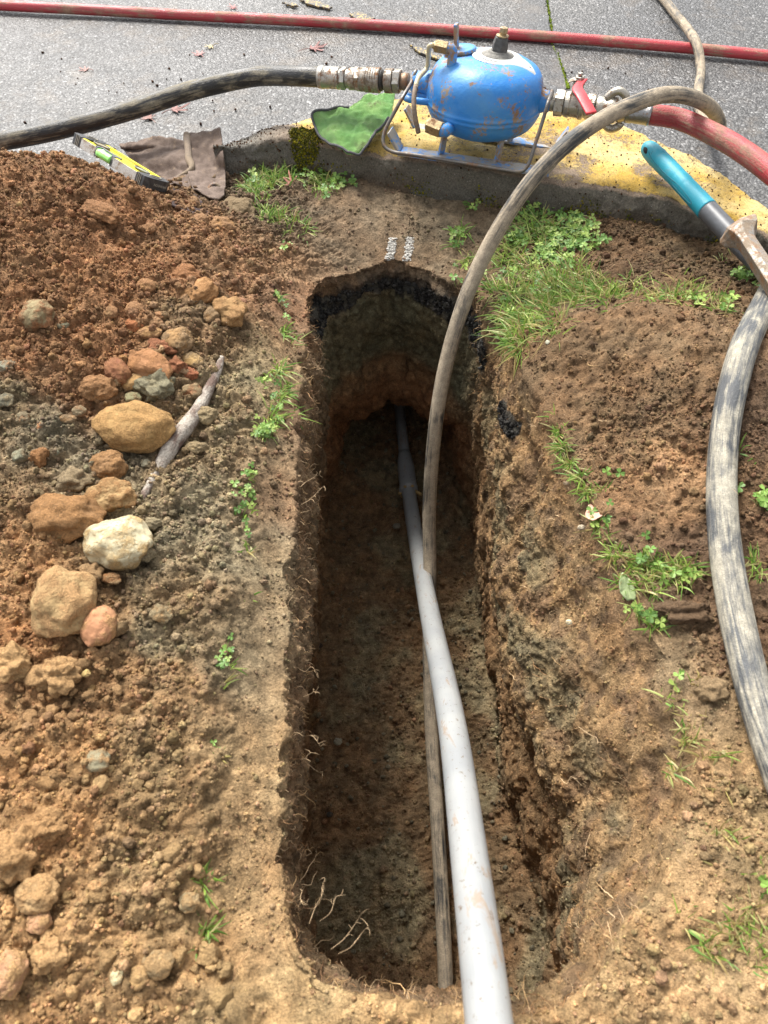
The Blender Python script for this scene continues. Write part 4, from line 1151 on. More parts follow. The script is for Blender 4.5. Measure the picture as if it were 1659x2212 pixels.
rock('pebble', 289, 702, 20, 12, (176, 100, 52), .85, 'bright orange lump above the long red-brown stone', sub=3, rough=.2, dirt=(176, 104, 54))
rock('pebble', 344, 682, 13, 9, (190, 128, 80), .5, 'small smooth orange pebble below the tapering tan stone', sub=3)
rock('pebble', 337, 701, 15, 14, (162, 100, 58), .8, 'small brown lump between the oval pebble and the tapering stone', sub=3, rough=.18)
rock('shard', 85, 989, 24, 23, (168, 110, 52), .7, 'angular orange rock standing in the grey gravelly soil', ang=.45, rough=.12, sub=3, dirt=(160, 108, 60))
rock('shard', 44, 985, 17, 16, (140, 136, 116), .4, 'pale grey angular stone left of the angular orange rock', ang=.35, sub=3)
rock('shard', 118, 978, 13, 10, (144, 140, 122), .35, 'grey chip right of the angular orange rock', ang=.4, sub=2)
rock('shard', 12, 792, 22, 15, (138, 134, 120), .5, 'jagged grey stone at the left edge, level with the stone cluster', ang=.4, rough=.2, sub=3)
rock('shard', 10, 866, 22, 16, (118, 112, 98), .5, 'dark grey stone at the left edge beside the grey gravel', ang=.35, sub=3)
rock('pebble', 171, 888, 15, 12, (160, 140, 112), .5, 'pale brown pebble left above the largest ochre cobble', sub=3)
rock('pebble', 145, 905, 20, 9, (176, 130, 80), .7, 'flat tan lump left of the largest ochre cobble', sub=3)
rock('pebble', 50, 903, 14, 12, (176, 112, 62), .8, 'orange lump above the grey gravel at far left', sub=3, rough=.2)
rock('pebble', 88, 921, 9, 8, (206, 126, 66), .7, 'tiny bright orange lump in the grey gravel', sub=3)
rock('pebble', 314, 1001, 11, 9, (148, 138, 120), .35, 'small grey pebble at the lower side of the largest ochre cobble', sub=3)
rock('cobble', 443, 897, 25, 20, (146, 128, 98), .8, 'dull grey-brown stone right of the stick', rough=.12)
rock('clod', 420, 966, 25, 12, (176, 146, 98), .85, 'flat tan clod right below the dull stone by the stick', cat='clod', sub=3, rough=.2)
rock('clod', 414, 1030, 15, 15, (154, 142, 112), .85, 'pale grey-tan lump on the bank below the stick', cat='clod', sub=3, rough=.2)
rock('clod', 349, 1327, 24, 21, (200, 150, 92), .7, 'orange-tan angular lump right of the pinkish tan stone', cat='clod', ang=.3, sub=3)
rock('clod', 316, 1195, 19, 16, (162, 104, 66), .9, 'brown lump touching the lower right of the cream white stone', cat='clod', sub=3, rough=.2)
rock('clod', 197, 1240, 23, 22, (150, 108, 66), .95, 'crumbly brown lump below left of the cream white stone', cat='clod', sub=3, rough=.25)
rock('shard', 242, 1249, 26, 13, (150, 98, 50), .5, 'dark orange shard in the shade under the cream white stone', ang=.4, sub=3)
rock('clod', 328, 1130, 19, 13, (146, 130, 106), .8, 'grey-brown lump right of the cream white stone', cat='clod', sub=3, rough=.15)
rock('clod', 160, 1040, 33, 24, (150, 106, 64), .95, 'soft brown clod between the two clay-coated boulders', cat='clod', sub=3, rough=.3)
rock('pebble', 250, 1160, 13, 11, (176, 132, 76), .95, 'mud blob stuck on the cream white stone', cat='mud blob', sub=3, rough=.1, flat=.6) if False else None
rock('clod', 124, 1456, 44, 37, (182, 138, 88), .95, 'big crumbly tan clod below the big egg-shaped stone', cat='clod', rough=.3, dirt=(180, 136, 86))
rock('clod', 22, 1436, 42, 38, (186, 140, 88), .9, 'tan clod cut by the left edge, below the boulders', cat='clod', rough=.25, dirt=(184, 140, 88))
rock('cobble', 214, 1643, 27, 23, (158, 146, 120), .45, 'grey-tan stone alone on the lower left slope', ang=.2, sub=3)
rock('cobble', 218, 1695, 17, 20, (200, 158, 102), .5, 'tan pebble directly under the grey-tan stone', ang=.2, sub=3)
rock('clod', 100, 1783, 40, 28, (176, 134, 88), .95, 'wide tan clod above the lower left corner stones', cat='clod', rough=.25)
rock('clod', 28, 1850, 48, 50, (188, 144, 92), .95, 'large pale clod at the left edge near the bottom', cat='clod', rough=.25)
rock('cobble', 79, 1932, 46, 33, (190, 152, 106), .7, 'rounded tan stone in the lower left corner area', rough=.1)
rock('cobble', 85, 1992, 27, 21, (206, 148, 108), .55, 'pinkish stone touching the rounded tan stone below it', sub=3)
rock('cobble', 18, 2104, 40, 40, (200, 142, 108), .6, 'pink-brown stone cut by the bottom left edge', rough=.12)
rock('clod', 110, 2060, 42, 30, (184, 144, 92), .95, 'tan clod right of the pink-brown corner stone', cat='clod', rough=.25)
rock('cobble', 298, 2110, 21, 19, (206, 158, 98), .5, 'small ochre stone near the bottom edge', sub=3)
rock('cobble', 340, 2082, 36, 24, (182, 156, 118), .75, 'grey-tan clod-like stone right above the small ochre stone', sub=3)
rock('pebble', 253, 2110, 14, 13, (206, 190, 152), .45, 'pale pebble left of the small ochre stone', sub=3)
rock('cobble', 408, 1948, 24, 18, (170, 148, 112), .6, 'flat grey-tan stone by the thin grass, lower left', sub=3, ang=.2)
rock('cobble', 205, 1915, 14, 10, (206, 146, 88), .7, 'orange pebble right of the rounded tan stone', sub=3)
rock('pebble', 186, 1455, 11, 8, (206, 172, 100), .5, 'small yellow-tan pebble right of the big crumbly clod', sub=3)
rock('cobble', 475, 488, 31, 17, (180, 128, 70), .7, 'tan oval stone below the brown canvas corner', rough=.08)
rock('boulder', 516, 453, 34, 24, (134, 112, 84), .85, 'gravelly brown boulder right of the canvas corner', rough=.14, dirt=(136, 112, 84))
rock('cobble', 419, 441, 12, 15, (170, 122, 68), .7, 'upright tan lump just under the canvas', sub=3, rough=.08, flat=1.1)
rock('clod', 434, 477, 17, 14, (158, 112, 66), .9, 'brown lump left of the tan oval stone', cat='clod', sub=3, rough=.15)
rock('clod', 402, 516, 17, 8, (166, 118, 70), .9, 'flat tan lump on the heap under the canvas', cat='clod', sub=3)
rock('clod', 323, 493, 17, 10, (168, 116, 66), .9, 'tan lump on the heap below the spirit level end', cat='clod', sub=3)
rock('clod', 215, 457, 50, 17, (150, 102, 62), .95, 'long soft clod on the heap below the spirit level', cat='clod', rot=-.25, rough=.15, dirt=(150, 102, 62))
rock('clod', 176, 335, 30, 12, (170, 96, 50), .95, 'bright orange clod on the crest beside the spirit level', cat='clod', rot=-.3, rough=.18, dirt=(176, 100, 50))
rock('pebble', 547, 500, 6, 6, (200, 120, 92), .3, 'tiny pink pebble on the edge above the trench', sub=2)
rock('pebble', 1229, 1344, 7, 6, (214, 196, 168), .3, 'small whitish chip on the right slope of the trench', sub=2, cat='stone')
rock('pebble', 1255, 1139, 8, 6, (196, 178, 160), .4, 'pale pinkish pebble under the tuft with the green-grey leaf', sub=2)
rock('pebble', 1222, 1044, 6, 5, (156, 132, 110), .5, 'tiny grey-brown pebble below the pink leaf', sub=2)
rock('pebble', 1183, 740, 5, 5, (190, 186, 172), .2, 'tiny pale pebble on the brown mound left of the thick hose', sub=2)
rock('clod', 1540, 1490, 30, 22, (124, 96, 66), .95, 'dark brown clod beside the thick pale hose, lower right', cat='clod', rough=.3, sub=3)
rock('clod', 1480, 1320, 55, 26, (108, 82, 60), .95, 'dark root-bound sod lump below the grass by the thick hose', cat='clod', rough=.3, dirt=(108, 82, 60))
rock('clod', 1250, 740, 0.1, .1, (0, 0, 0), 1, 'x', sub=0) if False else None
# floor stones in the trench
def floor_rock(px, py, r, col, label, z=-.905):
    p = P(px, py, z); t = p[1] / ray(px, py)[1]; a = r * t / 1597
    V0, F0 = ICO[3]; s = px * .1
    V = V0 * (1 + .2 * fbm(V0 * 1.6, 2, s))[:, None] * [a, a * .95, a * .7] + p
    n = len(V)
    tag(mk('pebble', V, F0, M_rock, origin=p - [0, 0, a * .5], attrs={'Col': np.tile(lin(col) * .8, (n, 1)), 'Dirt': np.tile(lin((120, 88, 58)) * .8, (n, 1)), 'Cover': np.full(n, .35)}), label, 'stone')
floor_rock(857, 1137, 8, (160, 154, 136), 'light grey pebble on the trench floor left of the pipe, near the far end')
floor_rock(730, 1602, 9, (176, 172, 150), 'pale pebble on the trench floor near the left wall')
floor_rock(690, 1395, 7, (60, 56, 52), 'dark pebble at the foot of the left trench wall')
floor_rock(712, 1760, 7, (70, 66, 60), 'dark pebble low on the trench floor by the left wall')

# small clods one could count, over the spoil on the left
CL = [(100, 600), (240, 640), (330, 600), (60, 800), (150, 760), (110, 850), (160, 700), (60, 1230), (90, 1460), (190, 1500), (60, 1600), (300, 1560), (200, 1400), (150, 1700), (260, 1800), (330, 1720), (120, 1880), (210, 1980), (330, 1960), (420, 2050), (190, 2130), (420, 1800), (470, 2150), (60, 1520), (360, 660), (130, 540)] + [(330, 640), (300, 720), (400, 700), (250, 740), (200, 780), (380, 820), (450, 520), (420, 560), (350, 670), (230, 700)] * 2
LAB = ['small red-brown crumbled clod among the upper spoil', 'small tan clod among the lower spoil']
def clodmesh(p, a, col, seed, sub=2):
    V0, F0 = ICO[sub]
    V = V0 * (1 + .45 * fbm(V0 * 1.7, 2, seed) + .25 * fbm(V0 * 5, 2, seed))[:, None]
    for _ in range(5):
        dn = rng.normal(size=3); dn /= np.linalg.norm(dn); V = V - np.maximum(V @ dn - rng.uniform(.45, .9), 0)[:, None] * dn
    e = rng.uniform(0, 6.28, 3); sc = np.array([1, rng.uniform(.7, 1), rng.uniform(.6, .9)]) * a
    return (V * sc) @ rotm(e).T + p, F0
def clod_label(px, py, a, s, col):
    d_ = [((px - q[0]) ** 2 + (py - q[1]) ** 2, q) for q in LM]; q = min(d_)[1]
    siz = 'tiny' if a < .0075 else 'small' if a < .011 else 'plum-sized'
    lum = float(np.dot(col, [.3, .6, .1])); sh = 'dark brown' if lum < .16 else 'mid-brown' if lum < .25 else 'pale tan'
    dx, dy = px - q[0], (py - q[1])
    side = ('right of' if dx > 0 else 'left of') if abs(dx) > abs(dy) else ('below' if dy > 0 else 'above')
    return f'{siz} {sh} clod lying {side} {q[2]}'
placed = 0
LM = [(292, 922, 'the largest ochre cobble'), (256, 1172, 'the cream white stone'), (138, 1303, 'the big egg-shaped stone'), (80, 682, 'the grey boulder'), (321, 790, 'the long red-brown stone'), (430, 633, 'the tapering tan stone'), (470, 780, 'the top of the stick'), (350, 1000, 'the lower end of the stick'), (262, 352, 'the spirit level'), (475, 488, 'the canvas corner'), (215, 457, 'the long soft clod'), (85, 989, 'the angular orange rock'), (124, 1456, 'the big crumbly tan clod'), (214, 1643, 'the lone grey-tan stone'), (100, 1783, 'the wide tan clod'), (79, 1932, 'the rounded tan corner stone'), (298, 2110, 'the small ochre stone at the bottom'), (408, 1948, 'the flat grey-tan stone'), (349, 1327, 'the orange-tan angular lump'), (485, 1430, 'the lone clover sprig'), (140, 560, 'the steep bare face of the heap'), (10, 866, 'the dark grey stone at the edge')]
for i in range(285):
    c = CL[rng.integers(len(CL))]
    px, py = c[0] + rng.normal(0, 42), c[1] + rng.normal(0, 48)
    if not (0 < px < 600 and 360 < py < 2190): continue
    p, t = hit(px, py)
    if in_trench(p[0], p[1]): continue
    a = float(rng.choice([.005, .007, .009, .012], p=[.35, .35, .2, .1])) * (.85 + .5 * (py > 1300)); n_s = i
    V, F = clodmesh(p + [0, 0, a * .45], a, None, i * 3.1)
    col = desat(ground_color(p[None])[0] * rng.uniform(.8, 1.2)) * ALB * np.array([.98, .985, .84])
    n = len(V); low = py > 1150
    o = mk('clod', V, F, M_rock, origin=p, attrs={'Col': np.tile(col, (n, 1)), 'Dirt': np.tile(col * 1.05, (n, 1)), 'Cover': np.full(n, .8)})
    tag(o, clod_label(px, py, a, n_s, col), 'clod', 'loose earth clods on the spoil left of the trench')

# ------------------------------------------------------------------ crumbs: too many to count
def scatter(name, pts, nrms, sizes, cols, mat, sub, nvar=12, squash=.75):
    V0, F0 = ICO[sub]; nv = len(V0)
    vars_ = [V0 * (1 + .30 * fbm(V0 * 1.6, 2, 5.0 * k) + .12 * rng.normal(size=nv))[:, None] * [1, rng.uniform(.65, 1), rng.uniform(.6, .95)] for k in range(nvar)]
    rots = [rotm(rng.uniform(0, 6.28, 3)) for _ in range(40)]
    n = len(pts); vi = rng.integers(nvar, size=n); ri = rng.integers(40, size=n)
    out = np.empty((n, nv, 3), np.float32)
    for a in range(nvar):
        for b in range(40):
            m = (vi == a) & (ri == b)
            if m.any(): out[m] = (vars_[a] @ rots[b].T)[None] * sizes[m][:, None, None]
    out += (pts + nrms * sizes[:, None] * .35)[:, None]
    F = (F0[None] + (np.arange(n) * nv)[:, None, None]).reshape(-1, 3)
    C = np.repeat(cols, nv, 0)
    o = mk(name, out.reshape(-1, 3), F, mat, attrs={'Col': C}, smooth=sub > 0)
    return tag(o, kind='stuff')
vx_, vy_, vz_ = D.T
inview = (kv == 0) & (vx_ > -1.25) & (vx_ < 1.25) & (vy_ > -.12) & (vy_ < 2.05) & (D[:, 1] < kin(D[:, 0]) - .01)
area = np.maximum(np.repeat(np.r_[np.gradient(np.array(dist))[::-1][:-1], np.full(RWS - NG, .004)], NS) * (np.linalg.norm(ds, axis=2) / 2).ravel(), 1e-8)
dens_l = np.clip(.12 + 1.0 * sstep(-.2, -.32, PV[:, 0]) + .45 * (fbm(PV * 5, 2, 88.) > .05), 0, 2)
dens_r = .30 + .8 * (fbm(PV * 6, 2, 70.) > .05)
dens = np.where(PV[:, 0] < 0, dens_l, dens_r) * inview * area
dens[(kv == 0) & (PV[:, 1] > 1.5) & (PV[:, 0] > -.2) & (PV[:, 0] < .3)] *= .12
def pick(w, n): return rng.choice(len(w), size=n, p=w / w.sum())
def jitcol(i, lo=.75, hi=1.35): return SC[i] * rng.uniform(lo, hi, (len(i), 1)) * rng.uniform(.93, 1.07, (len(i), 3))
i = pick(dens, 62000); scatter('soil_crumbs', D[i], NV[i], rng.uniform(.0011, .0027, len(i)), jitcol(i), M_crumb, 0)
i = pick(dens, 24000); scatter('soil_crumbs', D[i], NV[i], .0020 + .0030 * rng.random(len(i)) ** 2, jitcol(i), M_crumb, 1)
i = pick(dens * (PV[:, 0] < -.2), 3400); scatter('soil_crumbs', D[i], NV[i], .0032 + .0065 * rng.random(len(i)) ** 3, jitcol(i), M_crumb, 2)
i = pick(dens * (PV[:, 0] > .28), 1500); scatter('soil_crumbs', D[i], NV[i], .003 + .006 * rng.random(len(i)) ** 2.2, jitcol(i, .65, 1.15), M_crumb, 2)
w = ((kv == 2) | ((kv == 1) & (vz_ < -.86))) * area
i = pick(w, 9000); scatter('trench_floor_crumbs', D[i], NV[i], rng.uniform(.0015, .0045, len(i)), jitcol(i), M_crumb, 0)
i = pick(w, 1700); c = jitcol(i); gsel = rng.random(len(i)) < .3; c[gsel] = lin((140, 132, 110)) * rng.uniform(.5, 1, (gsel.sum(), 1))
scatter('trench_floor_crumbs', D[i], NV[i], .003 + .006 * rng.random(len(i)) ** 2.5, c, M_crumb, 1)
w = ((kv == 1) & (vz_ > -.86)) * area
i = pick(w, 16000); scatter('trench_wall_crumbs', D[i], NV[i], rng.uniform(.0012, .0034, len(i)), jitcol(i), M_crumb, 0)
# black bitumen lumps at the far mouth
blkm = (SC.mean(1) < .035) & (kv == 1)
i = pick(blkm * area, 2200); c = np.array([1, .96, .9]) * rng.uniform(.012, .11, (len(i), 1)) ** 1.15; scatter('bitumen_lumps', D[i], NV[i], .0014 + .0034 * rng.random(len(i)) ** 2, c, plainattr := soil_material('bitumen', 1, .8, False), 1)
# grit on the kerb
kfm = np.abs(KD[:, 1:-1, 2]).ravel() >= 0
kp = KD[:, 10:, :].reshape(-1, 3); sel = rng.integers(len(kp), size=1600)
scatter('kerb_grit', kp[sel], np.tile([0, 0, 1.], (len(sel), 1)), rng.uniform(.001, .0035, len(sel)) , lin((92, 66, 46)) * rng.uniform(.3, 1.2, (len(sel), 1)), M_crumb, 0)
n = 130; gx = rng.uniform(-1.2, .9, n); gy = rng.uniform(2.0, 2.8, n); ok_ = gy > kin(gx) + .45
gp_ = np.c_[gx, gy, np.full(n, ZA + .001)][ok_]
scatter('road_grit', gp_, np.tile([0, 0, 1.], (len(gp_), 1)), rng.uniform(.0015, .005, len(gp_)), lin((90, 62, 44)) * rng.uniform(.4, 1.1, (len(gp_), 1)), M_crumb, 1)

# ------------------------------------------------------------------ stick
sp_pts = []
for a, b, r in [(479, 772, .005), (470, 800, .0085), (447, 850, .0105), (425, 890, .0125), (400, 925, .0150), (372, 960, .0150), (350, 1000, .0135), (322, 1050, .0115), (298, 1090, .0100), (282, 1120, .0085)]:
    p, t = hit(a, b); sp_pts.append((CAM + ray(a, b) * (t - r * (1.0 if b < 1000 else .1)), r * (.62 if b > 1000 else 1)))
q, r = smooth_path([a for a, _ in sp_pts], 90, [b for _, b in sp_pts])
V, F, tc = tube(relax(q, 14), r, 20, lump=.14)
m, n_, b_ = newmat('bark'); co = coords(n_, 'tc', (1, 1, .6)); c2 = coords(n_, 'tc')
c = mixc(n_, ramp(n_, noise(n_, co, 30, 5, .7), [(.42, 0), (.56, 1)]), (.13, .085, .065), (.36, .32, .27))
n_.links.new(mixc(n_, 1, c, ramp(n_, noise(n_, c2, 330, 3), [(.3, .6), (.7, 1.3)]), 'MULTIPLY'), b_.inputs['Base Color']); b_.inputs['Roughness'].default_value = .9
bump(n_, b_, noise(n_, c2, 260, 4), .003)
tag(mk('stick', V, F, m, origin=q[45] - [0, 0, .015], vecs=tc), 'broken grey-brown stick with pale worn bands lying between the stones and trench', 'stick')

# ------------------------------------------------------------------ brown canvas
def patch(rows_, nu, nv, jitter=.002, seed=0.):
    """rows_: list of rows of world points -> dense grid"""
    A = np.array([smooth_path(r, nu) for r in rows_]); B = np.array([smooth_path(A[:, i], nv) for i in range(nu)]).transpose(1, 0, 2)
    B[:, :, 2] += (jitter * fbm(B.reshape(-1, 3) * 22, 3, seed) * 2).reshape(nv, nu)
    F = np.array([(j * nu + i, j * nu + i + 1, (j + 1) * nu + i + 1, (j + 1) * nu + i) for j in range(nv - 1) for i in range(nu - 1)])
    return B.reshape(-1, 3), F
def solid(o, th, off=-1):
    s = o.modifiers.new('solid', 'SOLIDIFY'); s.thickness = th; s.offset = off; return o
def cloth_material(name, a, b2, c3, sc=1.0):
    m, n, b = newmat(name); co = coords(n)
    c = mixc(n, ramp(n, noise(n, co, 18 * sc, 5, .65), [(.38, 0), (.62, 1)]), a, b2)
    c = mixc(n, ramp(n, noise(n, co, 50 * sc, 5, .75), [(.56, 0), (.66, .8)]), c, c3)
    c = mixc(n, 1, c, ramp(n, noise(n, co, 500, 3), [(.3, .78), (.7, 1.2)]), 'MULTIPLY')
    n.links.new(c, b.inputs['Base Color']); b.inputs['Roughness'].default_value = .92; b.inputs['Specular IOR Level'].default_value = .2
    bump(n, b, noise(n, co, 420, 3, .7), .0022); return m
M_canv = cloth_material('canvas', (.115, .085, .070), (.19, .145, .12), (.26, .19, .13))
cv = thing('canvas_tarp', 'crumpled brown canvas with a riveted corner eyelet beside the spirit level', 'canvas', P(410, 420, -.05))
def over(px, py, y, gap):
    t = y / ray(px, py)[1]
    return Pt(px, py, min(t, surf_t(px, py) - gap))
def Q(cx, cy, y): return over(137 + .2315 * cx, 247 + .2315 * cy, y, .036)
V, F = patch([[Q(520, 280, 2.10), Q(640, 258, 2.10), Q(830, 232, 2.10), Q(1000, 240, 2.09), Q(1150, 268, 2.08)],
              [Q(530, 300, 2.06), Q(660, 300, 2.07), Q(840, 300, 2.07), Q(1000, 305, 2.06), Q(1150, 320, 2.04)],
              [Q(560, 330, 2.07), Q(700, 340, 2.07), Q(850, 335, 2.06), Q(1000, 350, 2.03), Q(1150, 360, 2.0)],
              [Q(640, 440, 2.01), Q(760, 440, 2.0), Q(880, 440, 1.99), Q(1030, 450, 1.97), Q(1160, 450, 1.95)],
              [Q(760, 560, 1.96), Q(860, 560, 1.955), Q(960, 570, 1.94), Q(1070, 590, 1.92), Q(1180, 560, 1.915)],
              [Q(860, 600, 1.935), Q(930, 630, 1.92), Q(1020, 650, 1.905), Q(1120, 680, 1.885), Q(1230, 700, 1.87)]], 70, 60, .005, 3.)
solid(mk('canvas_sheet', V, F, M_canv, parent=cv), .003)
V, F = patch([[Q(1140, 190, 2.075), Q(1240, 180, 2.075), Q(1360, 160, 2.075), Q(1468, 138, 2.075)],
              [Q(1145, 270, 2.03), Q(1250, 260, 2.035), Q(1370, 260, 2.035), Q(1485, 250, 2.03)],
              [Q(1150, 400, 1.975), Q(1260, 400, 1.98), Q(1380, 400, 1.98), Q(1500, 400, 1.97)],
              [Q(1160, 520, 1.925), Q(1270, 520, 1.93), Q(1400, 540, 1.93), Q(1517, 540, 1.92)],
              [Q(1180, 640, 1.885), Q(1290, 650, 1.885), Q(1410, 670, 1.88), Q(1512, 670, 1.875)],
              [Q(1215, 705, 1.862), Q(1300, 750, 1.855), Q(1400, 806, 1.845), Q(1500, 768, 1.845)]], 50, 60, .004, 7.)
fl = solid(mk('canvas_flap', V, F, M_canv, parent=cv), .004)
hem = relax(smooth_path([Q(1150, 195, 2.066), Q(1160, 300, 2.015), Q(1175, 420, 1.962), Q(1200, 505, 1.925), Q(1130, 560, 1.91), Q(1040, 600, 1.905), Q(960, 615, 1.91)], 60), 3)
V, F, tc = tube(hem, np.interp(np.linspace(0, 1, 60), [0, .5, .7, 1], [.010, .010, .007, .003]), 12, lump=.2)
mk('canvas_hem', V, F, cloth_material('canvas_pale', (.20, .16, .13), (.28, .22, .16), (.30, .24, .17)), parent=cv)
gc = Q(1412, 702, 1.856)
gn = np.array([.05, -.55, .83]); gn /= np.linalg.norm(gn)
mk('eyelet', *lathe(gc + gn * .002, gn, [(0, .0165), (.002, .0170), (.0035, .0155), (.0045, .0125), (.0035, .0095), (.001, .0085)], 30), metal_material('old_eyelet', (.16, .15, .14), .5, amt=.9), parent=cv)
mk('eyelet_hole', *lathe(gc + gn * .004, gn, [(0, .0090), (.0006, .0088)], 20), plain('hole_black', (.006, .006, .006), .9), parent=cv)
V, F = patch([[Q(880, 610, 1.915), Q(1000, 650, 1.90), Q(1200, 710, 1.87), Q(1380, 800, 1.845)],
              [Q(900, 700, 1.89), Q(1020, 740, 1.87), Q(1200, 800, 1.845), Q(1360, 850, 1.83)],
              [Q(950, 800, 1.87), Q(1080, 850, 1.85), Q(1220, 900, 1.83), Q(1340, 930, 1.82)]], 40, 24, .003, 2.)
V[:, 2] -= .012
solid(mk('canvas_underside', V, F, cloth_material('canvas_dark', (.05, .036, .036), (.075, .052, .048), (.10, .07, .05)), parent=cv), .003)

# ------------------------------------------------------------------ spirit level
Lv = np.array([.212, -.165, -.025]); Lv /= np.linalg.norm(Lv)
Av = np.array([.62, .50, -.60]); Av -= Lv * (Av @ Lv); Av /= np.linalg.norm(Av)
Nv = np.cross(Av, Lv); Nv = Nv if Nv[2] > 0 else -Nv
LT, LWd, LH = .262, .084, .024
tl_ = 1.95
while tl_ > 1.2:
    c0 = Pt(266, 342, tl_)
    if all((c0 + Lv * a + Av * b_ - Nv * .026)[2] > ground_h(*(c0 + Lv * a + Av * b_ - Nv * .026)[:2]) + .006 for a in (-.12, -.06, 0, .06, .12) for b_ in (-.028, .028)): break
    tl_ -= .004
print('level t', tl_)
lev = thing('spirit_level', 'short yellow and silver spirit level with green vial lying on the earth heap', 'spirit level', c0 - [0, 0, .03])
def Lp(a, b, c): return c0 + Lv * a + Av * b + Nv * c
def lbox(a0, a1, b0, b1, c0_, c1_):
    V = np.array([Lp(a, b, c) for a in (a0, a1) for b in (b0, b1) for c in (c0_, c1_)])
    return V, [(0, 1, 3, 2), (4, 6, 7, 5), (0, 4, 5, 1), (2, 3, 7, 6), (0, 2, 6, 4), (1, 5, 7, 3)]
M_ly = plain('level_yellow', (.70, .62, .02), .4, var=.15, bs=60, bumpd=.0003)
M_lk = plain('level_black', (.045, .047, .05), .5, var=.5, bs=90, bumpd=.0008)
M_ls = metal_material('level_aluminium', (.50, .48, .45), .5, dirt=(.28, .22, .16), amt=.55, metallic=.35, rust=(.25, .17, .11))
hl = LT / 2; e = .034
# two edge rails and a web, all cast as one yellow body
mk('level_body', *join([lbox(-hl + e, -.038, -LWd / 2, -LWd / 2 + .010, -LH, .0), lbox(.010, hl - e, -LWd / 2, -LWd / 2 + .010, -LH, 0), lbox(-hl + e, hl - e, LWd / 2 - .014, LWd / 2, -LH, .0), lbox(-hl + e, hl - e, -LWd / 2 + .010, LWd / 2 - .014, -LH, -.003)]), M_ly, parent=lev, smooth=False, bevel=.0008)
mk('measuring_edge', *join([lbox(-hl + e, -.038, -LWd / 2 - .003, -LWd / 2 - .0002, -LH, -.001), lbox(.010, hl - e, -LWd / 2 - .003, -LWd / 2 - .0002, -LH, -.001)]), M_ls, parent=lev, smooth=False, bevel=.0005)
for s, nm in ((-1, 'a'), (1, 'b')):
    a0, a1 = (s * (hl - e), s * hl) if s > 0 else (-hl, -hl + e)
    oc = Lp(s * (hl - e * .5), 0, -LH / 2)
    pr = []
    lo, hi = hl - e + .0003, hl
    outl = [(lo, -LWd / 2 - .003), (hi - .006, -LWd / 2 - .003), (hi, -LWd / 2 + .010), (hi, LWd / 2 - .018), (hi - .010, LWd / 2), (lo, LWd / 2)]
    V = [Lp(s * a, b, c) for c in (-LH - .001, .0015) for a, b in outl]; k = len(outl)
    F = [tuple(range(k)), tuple(range(2 * k - 1, k - 1, -1))] + [(i, k + i, k + (i + 1) % k, (i + 1) % k) for i in range(k)]
    cp_ = mk('end_cap', V, F, M_lk, parent=lev, smooth=False, bevel=.0012)
    rv = [Lp(s * (hl - e * .5) + .0085 * math.cos(t), .017 * math.sin(t), .0022 + .0000 * t) for t in np.linspace(0, 2 * math.pi, 24, endpoint=False)]
    rv += [rv[0]]; V, F, tc = tube(np.array(rv), .0016, 8, caps=False)
    mk('cap_recess', V, F, plain('worn_plastic', (.26, .24, .20), .7, var=.4), parent=cp_)
    mk('cap_ribs', *join([lbox(*(sorted((s * (lo + .006 + .005 * r_), s * (lo + .0075 + .005 * r_)))), -LWd / 2 - .0042, -LWd / 2 - .0028, -LH, .0) for r_ in range(3)]), plain('worn_rib', (.24, .22, .18), .7, var=.4), parent=cp_, smooth=False)
    if s > 0:
        V, F = text_vf('SWANSON', .0085, True)
        Vt = np.array([Lp(hl + .0006, .004 - v[0], -LH * .5 - v[1]) for v in V])
        mk('lettering', Vt, F, plain('worn_letter', (.34, .32, .27), .7), parent=cp_, smooth=False)
V, F = text_vf('SWANSON', .010, True)
mk('lettering', np.array([Lp(-.008 - v[0] , .004 - v[1] * 1.0, -.0022) for v in V]), F, M_lk, parent=lev, smooth=False)
V, F, tc = tube(np.array([Lp(-.05, LWd / 2 - .0155, -.0022), Lp(.05, LWd / 2 - .0155, -.0022)]), .0007, 6)
mk('ruled_line', V, F, plain('red_line', (.45, .12, .02), .5), parent=lev)
# open vial in the rail gap
vf = mk('vial_frame', *join([lbox(-.048, -.038, -LWd / 2 - .003, -LWd / 2 + .012, -LH, .002), lbox(.008, .018, -LWd / 2 - .003, -LWd / 2 + .012, -LH, .002), lbox(-.048, .022, -LWd / 2 + .012, -LWd / 2 + .020, -LH + .003, .002)]), plain('grey_plastic', (.13, .14, .15), .5, var=.3), parent=lev, smooth=False, bevel=.001)
M_vial = plain('vial_green', (.34, .85, .20), .12, var=.15, bs=20)
q = np.array([Lp(a, -LWd / 2 + .003, -LH * .45) for a in np.linspace(-.038, .009, 12)])
mk('vial', *tube(q, .0105, 20)[:2], M_vial, parent=vf)
mk('vial_bubble', *(ICO[2][0] @ np.array([Lv * .006, Av * .004, Nv * .002]) + Lp(-.026, -LWd / 2 + .003, -LH * .45 + .0098), ICO[2][1]), plain('bubble', (.55, .95, .45), .1), parent=vf)
